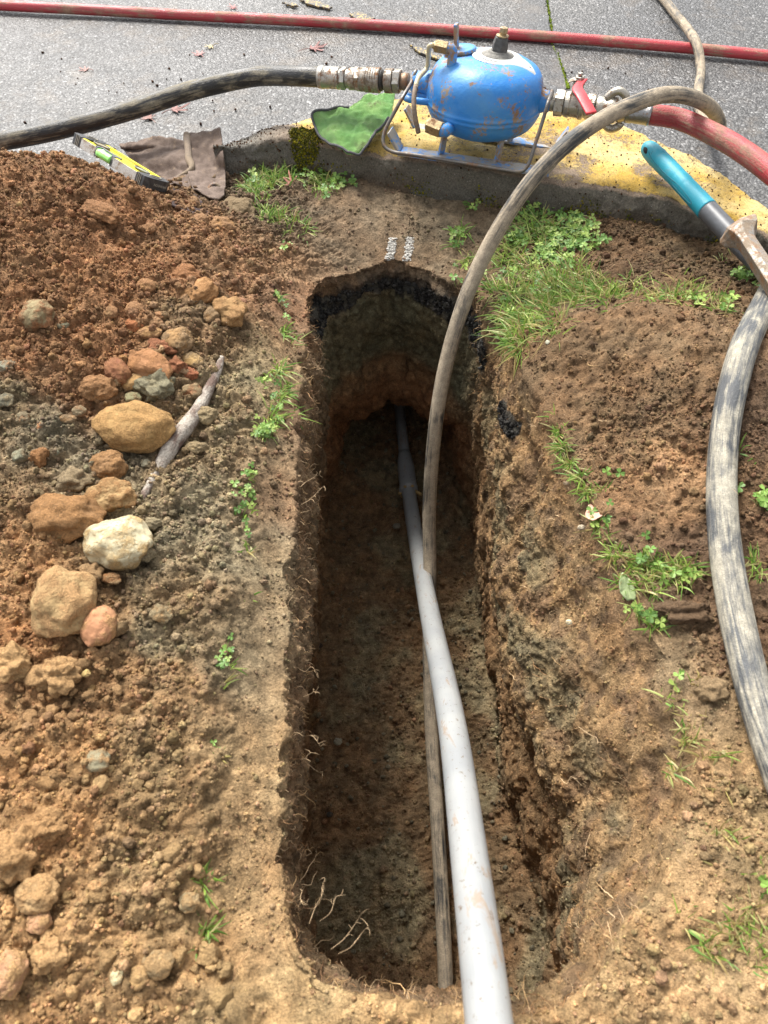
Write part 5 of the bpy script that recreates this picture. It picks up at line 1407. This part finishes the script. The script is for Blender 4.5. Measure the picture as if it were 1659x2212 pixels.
# round plumb vial and the 45 degree vial
for a_, nm, rx_, ry_ in ((-.074, 'plumb_vial', .020, .018), (.070, 'angle_vial', .022, .013)):
    rv = [Lp(a_ + rx_ * math.cos(t) * (1 if nm[0] == 'p' else (1 if abs(math.cos(t)) > .5 else .9)), -.002 + ry_ * math.sin(t), .0006) for t in np.linspace(0, 2 * math.pi, 33)]
    rg = mk(nm + '_ring' if False else nm, *tube(np.array(rv), .0018, 10, caps=False)[:2], plain('ring_grey', (.12, .115, .10), .6, var=.5, bs=90), parent=lev)
    dsk = [Lp(a_, -.002, .0002)] + [Lp(a_ + rx_ * .92 * math.cos(t), -.002 + ry_ * .92 * math.sin(t), .0002) for t in np.linspace(0, 2 * math.pi, 28, endpoint=False)]
    mk('vial_lens', dsk, [(0, 1 + i, 1 + (i + 1) % 28) for i in range(28)], plain('muddy_lens', (.42, .46, .30) if nm[0] == 'a' else (.36, .31, .20), .3, var=.5, bs=70), parent=rg)

# ------------------------------------------------------------------ green cloth
cl_o = thing('cleaning_cloth', 'bright green towelling cloth with dark edging draped over the kerb edge', 'cloth', P(770, 330, 0.0))
def Gq(cx, cy, y): return over(631 + .1984 * cx, 137 + .1984 * cy, y, .014)
rows_g = [[Gq(880, 330, 2.135), Gq(960, 325, 2.13), Gq(1040, 330, 2.125), Gq(1118, 352, 2.115)],
          [Gq(620, 462, 2.07), Gq(780, 440, 2.07), Gq(950, 450, 2.06), Gq(1095, 478, 2.04)],
          [Gq(240, 568, 2.035), Gq(480, 560, 2.03), Gq(760, 560, 2.02), Gq(1050, 590, 2.0)],
          [Gq(250, 690, 2.0), Gq(450, 680, 1.985), Gq(720, 690, 1.96), Gq(985, 690, 1.955)],
          [Gq(290, 790, 1.965), Gq(480, 790, 1.94), Gq(700, 800, 1.915), Gq(915, 745, 1.935)],
          [Gq(420, 872, 1.925), Gq(540, 900, 1.905), Gq(690, 905, 1.893), Gq(870, 830, 1.905)],
          [Gq(600, 965, 1.885), Gq(650, 985, 1.880), Gq(700, 1000, 1.877), Gq(735, 1005, 1.878)]]
V, F = patch(rows_g, 80, 90, .006, 4.)
m, n_, b_ = newmat('green_towel'); co = coords(n_)
wv = N(n_, 'ShaderNodeTexWave'); wv.inputs['Scale'].default_value = 120; wv.inputs['Distortion'].default_value = 1.5; mp = n_.nodes.new('ShaderNodeMapping'); mp.inputs['Rotation'].default_value = (0, 0, .9); n_.links.new(co, mp.inputs[0]); n_.links.new(mp.outputs[0], wv.inputs['Vector'])
c = mixc(n_, ramp(n_, noise(n_, co, 16, 4, .6), [(.35, 0), (.65, 1)]), (.13, .37, .06), (.28, .52, .13))
c = mixc(n_, ramp(n_, noise(n_, co, 14, 5, .75), [(.54, 0), (.68, .85)]), c, (.16, .15, .05))
c = mixc(n_, .55, c, ramp(n_, wv.outputs['Fac'], [(0, .35), (1, 1.25)]), 'MULTIPLY')
n_.links.new(c, b_.inputs['Base Color']); b_.inputs['Roughness'].default_value = .95; b_.inputs['Sheen Weight'].default_value = .3
bump(n_, b_, math_(n_, 'ADD', wv.outputs['Fac'], noise(n_, co, 500, 3)), .0022)
gs = mk('towel', V, F, m, parent=cl_o); 
for v_ in gs.data.vertices: pass
solid(gs, .004, 1)
B = V.reshape(90, 80, 3)
edge = np.vstack([B[22:, 0], B[-1, :], B[::-1, -1][:52]])
V, F, tc = tube(relax(edge[::2], 1) + [0, -.001, .003], .0034, 10)
mk('towel_edging', V, F, plain('dark_edging', (.075, .075, .08), .9, bumpd=.001, bs=400, var=.5), parent=cl_o)

# ------------------------------------------------------------------ leaves
def leaf(px, py, size, rot, col, label, zf=None, kind='maple', tilt=(0, 0), curl=.25):
    if zf is None: p, t = hit(px, py)
    else: p = P(px, py, zf)
    if kind == 'maple':
        lobes = [(0, 1.0), (.75, .85), (-.75, .85), (1.55, .6), (-1.55, .6)]
        pts = []
        for a in np.linspace(-math.pi, math.pi, 90, endpoint=False):
            r = .20 + .05 * (abs(a) < 2.2)
            for la, lr in lobes: r = max(r, lr * max(0, 1 - abs(a - la) / .34) ** .8)
            r *= 1 + .16 * math.sin(a * 19 + px) * (r > .3)
            pts.append((math.sin(a) * r, math.cos(a) * r))
    else:
        pts = [(math.sin(a) * .55 * (1 + .12 * math.sin(3 * a + px)), math.cos(a) * (1 + .1 * math.cos(5 * a))) for a in np.linspace(-math.pi, math.pi, 60, endpoint=False)]
    pts = np.array(pts); V = [np.zeros((1, 2))]; n = len(pts)
    for s in (.3, .6, .85, 1.0): V.append(pts * s)
    V = np.vstack(V)
    z = curl * .4 * fbm(np.c_[V * 2.2, np.full(len(V), px * .1)], 2) + curl * .35 * (V ** 2).sum(1)
    V = np.c_[V, z] * size
    M = rotm((tilt[0], tilt[1], rot)); V = V @ M.T + p + [0, 0, .004]
    F = [(0, 1 + i, 1 + (i + 1) % n) for i in range(n)]
    for k in range(3):
        F += [(1 + k * n + i, 1 + (k + 1) * n + i, 1 + (k + 1) * n + (i + 1) % n, 1 + k * n + (i + 1) % n) for i in range(n)]
    o = mk('fallen_leaf', V, F, plain('leaf_tissue', lin(col) * .8, .7, var=.35, bs=60, bumpd=.001), origin=p)
    solid(o, .0006)
    tag(o, label, 'leaf'); 
    if kind == 'maple':
        a = p + M @ np.array([0, -.02 * size, 0]); e = p + M @ np.array([.1 * size, -size * .9, 0]) + [0, 0, .006]
        Vs, Fs, _ = tube(smooth_path([a + [0, 0, .004], (a + e) / 2 + [0, 0, .006], e], 12), .0011, 6)
        st = mk('leaf_stalk', Vs - p, Fs, o.data.materials[0]); st.parent = o
    return o
leaf(187, 154, .032, 1.2, (176, 140, 132), 'pale pink maple leaf alone on the wet asphalt at upper left', ZA)
leaf(432, 121, .034, .5, (196, 140, 136), 'pink leaf just left of the cream coloured leaf on the road', ZA)
leaf(458, 103, .030, 2.0, (206, 190, 150), 'cream coloured dry leaf on the road', ZA)
leaf(676, 108, .062, -1.2, (140, 98, 94), 'largest mauve-red maple leaf on the road left of the tank', ZA)
leaf(378, 240, .052, -1.0, (140, 98, 92), 'torn red leaf in the pair behind the canvas, right one', ZA)
leaf(322, 258, .050, .6, (158, 120, 110), 'pinkish leaf of the pair behind the canvas, left one', ZA)
leaf(505, 20, .030, .6, (180, 120, 118), 'faded pink leaf behind the long red hose', ZA)
leaf(824, 18, .020, .6, (190, 150, 90), 'small yellow-brown scrap of leaf behind the long red hose', ZA) if False else None
leaf(630, 402, .036, .3, (196, 132, 112), 'salmon pink leaf in the grass at the kerb foot', kind='maple', tilt=(.5, .1))
leaf(470, 452, .034, 2.3, (112, 84, 72), 'curled dark brown leaf under the canvas corner', curl=1.0)
leaf(1281, 1110, .026, 2.9, (214, 164, 142), 'pale pink pointed leaf piece on the right trench edge', kind='oval', tilt=(.3, .2))
leaf(1352, 1272, .024, .2, (136, 150, 104), 'dull green oval leaf on the right bank', kind='oval', tilt=(.2, .1))
leaf(1240, 640, .012, .2, (136, 150, 104), 'x', kind='oval') if False else None

# ------------------------------------------------------------------ grass, clover, roots, moss
def strands(items, mat, name, kindw='stuff'):
    """items: list of (path(n,3), width, colour)"""
    V, F, C, k = [], [], [], 0
    for q, w, col in items:
        n = len(q); T = np.gradient(q, axis=0); s = np.cross(T, [0.25, -.5, .8]); s /= np.maximum(np.linalg.norm(s, axis=1), 1e-9)[:, None]
        up = np.cross(s, T); up /= np.maximum(np.linalg.norm(up, axis=1), 1e-9)[:, None]
        wf = np.sin(np.clip(np.linspace(.25, 1, n), 0, 1) * math.pi) ** .7 * .5 * w; wf[-1] = w * .03
        V += [q - s * wf[:, None], q + up * wf[:, None] * .35, q + s * wf[:, None]]
        for i in range(n - 1):
            F += [(k + i, k + n + i, k + n + i + 1, k + i + 1), (k + n + i, k + 2 * n + i, k + 2 * n + i + 1, k + n + i + 1)]
        C += [np.tile(col, (3 * n, 1)) * np.tile(np.linspace(1.15, .95, n), 3)[:, None]]
        k += 3 * n
    o = mk(name, np.vstack(V), np.array(F), mat, attrs={'Col': np.vstack(C)})
    return tag(o, kind=kindw)
def leafy(name, rough=.45, tr=.35):
    m, n, b = newmat(name); c = colattr(n)
    c = mixc(n, 1, c, ramp(n, noise(n, coords(n), 120, 3), [(.3, .8), (.7, 1.2)]), 'MULTIPLY')
    n.links.new(c, b.inputs['Base Color']); b.inputs['Roughness'].default_value = rough
    t = n.nodes.new('ShaderNodeBsdfTranslucent'); n.links.new(c, t.inputs[0]); mx = n.nodes.new('ShaderNodeMixShader'); mx.inputs[0].default_value = tr
    n.links.new(b.outputs[0], mx.inputs[1]); n.links.new(t.outputs[0], mx.inputs[2])
    out = [x for x in n.nodes if x.type == 'OUTPUT_MATERIAL'][0]; n.links.new(mx.outputs[0], out.inputs[0]); return m
M_grass = leafy('grass_blade'); M_clov = leafy('clover_leaf', .5, .3); M_root = leafy('root_fibre', .8, 0.0)
GREENS = [lin(c) * .8 for c in ((140, 172, 70), (165, 190, 90), (110, 150, 55), (190, 200, 120), (125, 165, 75))]
STRAW = [lin(c) * .8 for c in ((190, 175, 110), (170, 150, 95), (200, 190, 130))]
TUFTS = []  # px, py, spread px, blades, length m, lean(x,y), straw fraction
def T_(px, py, sp, n, L=.05, lean=(0, 0), straw=.15): TUFTS.append((px, py, sp, n, L, lean, straw))
# near the kerb left
for a in [(545, 405, 18, 40), (580, 385, 22, 60), (610, 350, 24, 60), (640, 330, 20, 50), (660, 360, 25, 60), (700, 390, 30, 50), (560, 420, 20, 30), (620, 380, 20, 40)]: T_(*a, .055, (-.1, .1))
for a in [(575, 470, 14, 34), (600, 478, 18, 40), (630, 488, 18, 36), (655, 495, 14, 22)]: T_(*a, .06, (-.2, -.1))
for a in [(606, 650, 8, 14), (612, 720, 10, 18), (632, 740, 8, 10), (600, 800, 14, 30), (610, 850, 16, 40), (590, 900, 16, 36), (575, 925, 18, 30), (632, 900, 8, 10)]: T_(*a, .045, (.3, -.3))
for a in [(530, 1040, 10, 10), (540, 1110, 8, 8), (530, 1190, 8, 8), (538, 1290, 8, 8), (495, 1440, 8, 6), (480, 1480, 8, 6), (472, 1635, 6, 6), (440, 1900, 20, 24), (445, 2010, 14, 16), (430, 2040, 10, 14)]: T_(*a, .035, (.2, 0))
# right patch
for a in [(1000, 500, 12, 16), (1010, 560, 12, 20), (990, 530, 10, 10)]: T_(*a, .05, (-.1, -.3))
for a in [(1100, 560, 30, 70), (1150, 500, 34, 80), (1200, 500, 30, 60), (1110, 640, 30, 90), (1160, 660, 34, 110), (1200, 620, 30, 100), (1240, 640, 30, 90), (1140, 700, 26, 80), (1120, 740, 20, 50), (1280, 625, 24, 70), (1310, 645, 22, 50), (1200, 690, 30, 50), (1075, 630, 14, 30), (1150, 600, 34, 90), (1100, 690, 20, 40), (1240, 590, 24, 40)]: T_(*a, .072, (-.25, -.35), .28)
for a in [(1340, 640, 14, 24), (1380, 635, 20, 34), (1420, 640, 20, 36), (1460, 640, 22, 40), (1500, 645, 22, 40), (1540, 655, 20, 34), (1560, 670, 16, 24), (1480, 625, 26, 20), (1350, 600, 16, 8)]: T_(*a, .05, (.2, .0), .35)
for a in [(1200, 900, 8, 16), (1210, 930, 10, 34), (1215, 965, 12, 44), (1230, 1000, 12, 30), (1255, 1030, 12, 30), (1270, 1060, 14, 36), (1300, 1060, 10, 12), (1295, 1130, 10, 18), (1310, 1160, 12, 20)]: T_(*a, .035, (-.1, -.2), .3)
for a in [(1330, 1200, 16, 30), (1370, 1215, 22, 44), (1410, 1225, 26, 50), (1450, 1230, 26, 44), (1490, 1235, 20, 24), (1350, 1260, 16, 20), (1400, 1270, 20, 20), (1380, 1320, 16, 12), (1420, 1350, 16, 12)]: T_(*a, .045, (0, -.1), .3)
for a in [(1460, 1510, 24, 14), (1500, 1560, 26, 14), (1480, 1600, 20, 16), (1540, 1640, 24, 14), (1500, 1480, 20, 10), (1450, 1660, 22, 12), (1560, 1700, 20, 10), (1560, 1800, 24, 20), (1580, 1890, 24, 24), (1600, 2000, 30, 40), (1540, 2040, 34, 40), (1480, 1980, 20, 16), (1630, 1960, 24, 30), (1640, 2060, 30, 30), (1655, 1880, 12, 14)]: T_(*a, .035, (.1, -.2), .6)
for a in [(1630, 1210, 14, 12), (1640, 1240, 14, 12), (1650, 1080, 14, 14), (1600, 975, 12, 4), (1640, 985, 14, 6), (1640, 600, 14, 16), (1620, 590, 12, 12), (1570, 560, 16, 8)]: T_(*a, .045, (-.1, 0), .2)
items = []
for px, py, sp, n, L, lean, straw in TUFTS:
    n = int(n * (3.2 if (px < 710 and py < 500) or (1050 < px < 1340 and py < 760) else 1.7))
    for _ in range(n):
        a, b = px + rng.normal(0, sp * .55), py + rng.normal(0, sp * .5)
        p, t = hit(a, b); p = p - [0, 0, .004]
        l = L * rng.uniform(.4, 1.15); az = rng.uniform(0, 6.28); el = rng.uniform(.15, 1.3)
        d0 = np.array([math.cos(az) * math.cos(el) + lean[0], math.sin(az) * math.cos(el) + lean[1], math.sin(el)]); d0 /= np.linalg.norm(d0)
        bend = np.array([rng.normal(0, .3), rng.normal(0, .3), -rng.uniform(.3, 1.1)])
        s = np.linspace(0, 1, 6)[:, None]
        q = p + d0 * l * s + bend * l * .5 * s ** 2
        col = (STRAW[rng.integers(3)] if rng.random() < straw else GREENS[rng.integers(5)]) * rng.uniform(.7, 1.15)
        items.append((q, rng.uniform(.0016, .0036), col))
print('blades', len(items))
strands(items, M_grass, 'grass')
# clover
CLV = [(720, 350, 22, 20), (690, 370, 24, 24), (760, 370, 22, 14), (730, 395, 26, 26), (800, 378, 10, 5), (650, 395, 14, 8), (560, 395, 10, 6), (700, 420, 14, 8),
       (1010, 450, 10, 6), (985, 520, 14, 10), (1000, 590, 8, 4), (990, 620, 6, 2), (1150, 470, 30, 40), (1200, 510, 36, 60), (1240, 530, 30, 50), (1270, 510, 20, 24), (1180, 550, 34, 50), (1120, 520, 20, 24), (1240, 480, 20, 20), (1100, 600, 20, 16), (1060, 600, 6, 2), (1095, 655, 10, 4), (1150, 620, 30, 24), (1210, 580, 22, 20), (1290, 530, 10, 8), (1095, 690, 4, 2),
       (1500, 650, 14, 6), (1570, 665, 14, 10), (1600, 600, 12, 14), (1625, 590, 10, 10), (1640, 620, 10, 8),
       (625, 535, 4, 2), (612, 555, 4, 2), (600, 645, 5, 3), (605, 665, 5, 3), (620, 690, 6, 3), (585, 830, 10, 8), (600, 870, 12, 8), (575, 930, 16, 22), (560, 945, 10, 8), (630, 905, 6, 3),
       (536, 1030, 12, 8), (520, 1065, 12, 5), (540, 1075, 12, 7), (525, 1110, 10, 5), (530, 1150, 5, 2), (495, 1415, 8, 4), (485, 1435, 8, 4), (472, 1630, 5, 2),
       (1312, 1030, 6, 3), (1295, 1120, 10, 3), (1310, 1138, 10, 3), (1375, 1160, 6, 1), (1390, 1210, 14, 4), (1420, 1240, 12, 3), (1365, 1320, 8, 4), (1390, 1345, 10, 5), (1430, 1330, 8, 3), (1475, 1250, 12, 5), (1640, 1080, 12, 8), (1652, 1095, 8, 5), (1598, 1062, 5, 2), (1450, 1480, 10, 3), (1648, 1900, 10, 3)]
V, F, C_, k = [], [], [], 0; stems = []
for px, py, sp, n in CLV:
    for _ in range(n):
        a, b = px + rng.normal(0, sp * .6), py + rng.normal(0, sp * .5)
        p, t = hit(a, b); h = rng.uniform(.004, .022)
        top = p + [rng.normal(0, .008), rng.normal(0, .008), h]
        stems.append((smooth_path([p, (p + top) / 2 + [rng.normal(0, .003), 0, .003], top], 4), .0010, GREENS[2] * 1.0))
        nz = np.array([rng.normal(0, .35), rng.normal(-.25, .35), 1]); nz /= np.linalg.norm(nz)
        x_, y_, _z = frame_of(nz); sz = rng.uniform(.0055, .0105) * (.72 if px < 660 and py > 600 else 1); a0 = rng.uniform(0, 6.28)
        col = lin([(118, 158, 74), (142, 178, 84), (104, 142, 66), (168, 192, 98)][rng.integers(4)]) * .75 * rng.uniform(.8, 1.15)
        for l in range(3):
            an = a0 + l * 2.094; u = x_ * math.cos(an) + y_ * math.sin(an); w = -x_ * math.sin(an) + y_ * math.cos(an)
            sh = [(0, 0, 0), (.45, .42, .10), (.85, .50, .12), (1.10, .28, .1), (1.0, 0, .0), (1.10, -.28, .1), (.85, -.50, .12), (.45, -.42, .10)]
            V += [top + (u * a_ + w * b_ + nz * c_) * sz * 1.1 for a_, b_, c_ in sh]
            F += [(k, k + 1, k + 2, k + 3), (k, k + 3, k + 4, k + 5), (k, k + 5, k + 6, k + 7)]
            C_ += [col * 1.25] + [col] * 7; k += 8
tag(mk('clover', np.array(V), np.array(F), M_clov, attrs={'Col': np.array(C_)}, smooth=False), kind='stuff')
strands(stems, M_grass, 'clover_stems')
# fine roots on the cut faces
it = []
RC = [lin(c) * .85 for c in ((196, 160, 112), (170, 130, 90), (210, 180, 140), (140, 104, 72))]
def root(p, d0, L, w, col, kink=.5, n=9, droop=.35):
    q = [np.array(p, float)]; d_ = np.array(d0, float)
    for _ in range(n - 1):
        d_ = d_ + rng.normal(0, kink, 3) + [0, 0, -droop * .3]; d_ /= np.linalg.norm(d_); q.append(q[-1] + d_ * L / n)
    it.append((np.array(q), w, col)); return q
wl = (kv == 1) & (vz_ > -.22) & (PV[:, 0] < 0) & (vy_ < 1.45) & (vy_ > .05)
wr = (((kv == 1) & (vz_ > -.30)) | ((kv == 0) & (rimd < .16))) & (PV[:, 0] > .1) & (vy_ < 1.4)
wn = (((kv == 1) & (vz_ > -.22)) | ((kv == 0) & (rimd < .05))) & (vy_ < .2)
wk = (kv == 0) & inview & (PV[:, 0] > .35)
for w_, n_r, L, ww in ((wl, 1000, .020, .0006), (wr, 1200, .024, .0005), (wn, 200, .03, .0007), (wk, 650, .020, .0005), (wl, 46, .045, .0009), (wr, 60, .05, .0009), (wn, 22, .07, .0011)):
    idx = pick(w_ * area, n_r)
    for i in idx:
        nv = NV[i] if NV[i] @ (CAM - D[i]) > 0 else NV[i]
        q = root(D[i], nv * 1.0 + rng.normal(0, .6, 3), L * rng.uniform(.4, 1.6), ww * rng.uniform(.8, 1.4), RC[rng.integers(4)] * rng.uniform(.6, 1.2))
        if L > .045:
            for _ in range(3):
                b_ = q[rng.integers(3, 8)]; root(b_, rng.normal(0, 1, 3), L * .35, ww * .6, RC[0], n=6)
for px, py, tx, ty, z, w in ((668, 1995, 700, 1905, -.03, .0013), (690, 1990, 745, 1935, -.03, .0011), (715, 2050, 780, 1975, -.02, .0013), (730, 2060, 795, 2000, -.02, .0013), (660, 1590, 692, 1612, -.06, .0011), (655, 1505, 682, 1500, -.06, .0009), (640, 1095, 700, 1050, -.05, .0016), (648, 1640, 672, 1625, -.05, .0010), (612, 1080, 690, 1025, -.04, .0014), (640, 1440, 685, 1452, -.06, .0009), (1312, 1990, 1325, 2080, -.02, .0017), (1320, 1960, 1316, 1995, -.02, .0015), (1570, 1010, 1580, 1060, .1, .0013), (648, 1920, 665, 1955, -.05, .0012), (1275, 1800, 1262, 1860, -.08, .0012), (1210, 1680, 1260, 1700, -.1, .0010), (1250, 1570, 1290, 1600, -.05, .0010)):
    a, b = P(px, py, z), P(tx, ty, z + .015)
    w = w * .65; q = smooth_path([a, a * .6 + b * .4 + rng.normal(0, .004, 3), a * .25 + b * .75 + rng.normal(0, .004, 3), b], 10); it.append((q, w, RC[2]))
    for _ in range(4): c_ = q[rng.integers(4, 10)]; root(c_, (b - a) / np.linalg.norm(b - a) + rng.normal(0, .6, 3), .018, w * .6, RC[2], n=6)
strands(it, M_root, 'fine_roots')
# moss on the kerb foot and in the road joint
def moss(name, pts, size, cols):
    n = len(pts)
    return scatter(name, pts, np.tile([0, 0, 1.], (n, 1)), size, cols, M_moss, 0)
M_moss = soil_material('moss', 1.2, .6, False)
low = (kk2[:, 2] < .0) & (kk2[:, 2] > -.11) & (ff < .03) & (kk2[:, 0] > -.25)
mw = low * (sstep(.0, -.06, kk2[:, 2]) * .8 + .1) * sstep(.0, .35, fbm(kk2 * 12, 3, 21.) + .05)
mw = mw + ((np.hypot(kk2[:, 0] + .21, kk2[:, 1] - 1.985) < .045)) * 2.0
i = rng.choice(len(kk2), size=9000, p=mw / mw.sum())
moss('moss', kk2[i] + rng.normal(0, .003, (len(i), 3)), rng.uniform(.0012, .0032, len(i)), np.array([lin(c) for c in ((96, 96, 28), (120, 120, 30), (70, 76, 30), (140, 130, 24))])[rng.integers(4, size=len(i))] * rng.uniform(.5, 1.1, (len(i), 1)))
mp_ = [(1180, -10, 2), (1193, 75, 3), (1192, 100, 4), (1203, 120, 5), (1213, 150, 6), (1222, 178, 6), (1228, 192, 4)]
pp_ = []
for (a, b, r_), (c, d_, r2) in zip(mp_[:-1], mp_[1:]):
    for _ in range(240):
        f_ = rng.random(); pp_.append(P(a + (c - a) * f_ + rng.normal(0, .5) * (r_ + r2) * .35, b + (d_ - b) * f_, ZA + .002))
pp_ = np.array(pp_)
moss('moss', pp_, rng.uniform(.0015, .004, len(pp_)), np.array([lin(c) for c in ((110, 130, 30), (140, 160, 40), (80, 100, 30))])[rng.integers(3, size=len(pp_))] * rng.uniform(.6, 1.1, (len(pp_), 1)))
# leaf litter on the far kerb edge
lp_ = []
for _ in range(26):
    f_ = rng.random(); lp_.append(P(1128 + 55 * f_, 184 + 14 * f_ + rng.normal(0, 2), .02))
scatter('kerb_litter', np.array(lp_), np.tile([0, 0, 1.], (26, 1)), rng.uniform(.004, .009, 26), lin((84, 58, 40)) * rng.uniform(.4, 1.2, (26, 1)), M_crumb, 0)
# two pale concrete smears on the cut earth bank above the trench mouth
def smear_material():
    m, n, b = newmat('cement_smear'); co = coords(n)
    n.links.new(ramp(n, noise(n, co, 200, 4, .7), [(.3, (.20, .18, .15)), (.55, (.50, .48, .44))]), b.inputs['Base Color']); b.inputs['Roughness'].default_value = .9
    bump(n, b, noise(n, co, 300, 3), .003); return m
M_sm = smear_material()
gi = np.where((kv == 0) & (np.abs(PV[:, 0]) < .2) & (PV[:, 1] > 1.5) & (PV[:, 1] < 1.8))[0]
GP = D[gi]
cd = GP - CAM; w_ = cd @ np.array([0, CP, -SP]); gu = 829.5 + 1597 * cd[:, 0] / w_; gv = 1106 + 1597 * (cd @ np.array([0, -SP, -CP])) / w_
for (x0, y0), (x1, y1), lab in (((850, 514), (842, 560), 'white cement smear above the trench mouth, left one of two'), ((887, 514), (878, 563), 'white cement smear above the trench mouth, right one of two')):
    s_ = np.clip((gv - y0) / (y1 - y0), -.2, 1.2); xc = x0 + (x1 - x0) * s_
    k_ = (np.abs(gu - xc) < 8.5 + 2.5 * fbm(GP * 60, 2)) & (gv > y0) & (gv < y1) & (pnoise(GP * 90) > -.42)
    sp2 = GP[k_]; print('smear', len(sp2))
    if len(sp2) < 10: continue
    sp2 = sp2[rng.integers(len(sp2), size=420)]
    V0, F0 = ICO[1]; nn_ = len(sp2)
    V = (V0[None] * (rng.uniform(.0012, .0030, (nn_, 1, 1)) * [1, 1, .5]) + sp2[:, None] + rng.normal(0, .0012, (nn_, 1, 3))).reshape(-1, 3)
    F = (F0[None] + (np.arange(nn_) * len(V0))[:, None, None]).reshape(-1, 3)
    tag(mk('cement_smear', V, F, M_sm, origin=sp2.mean(0)), lab, 'smear')
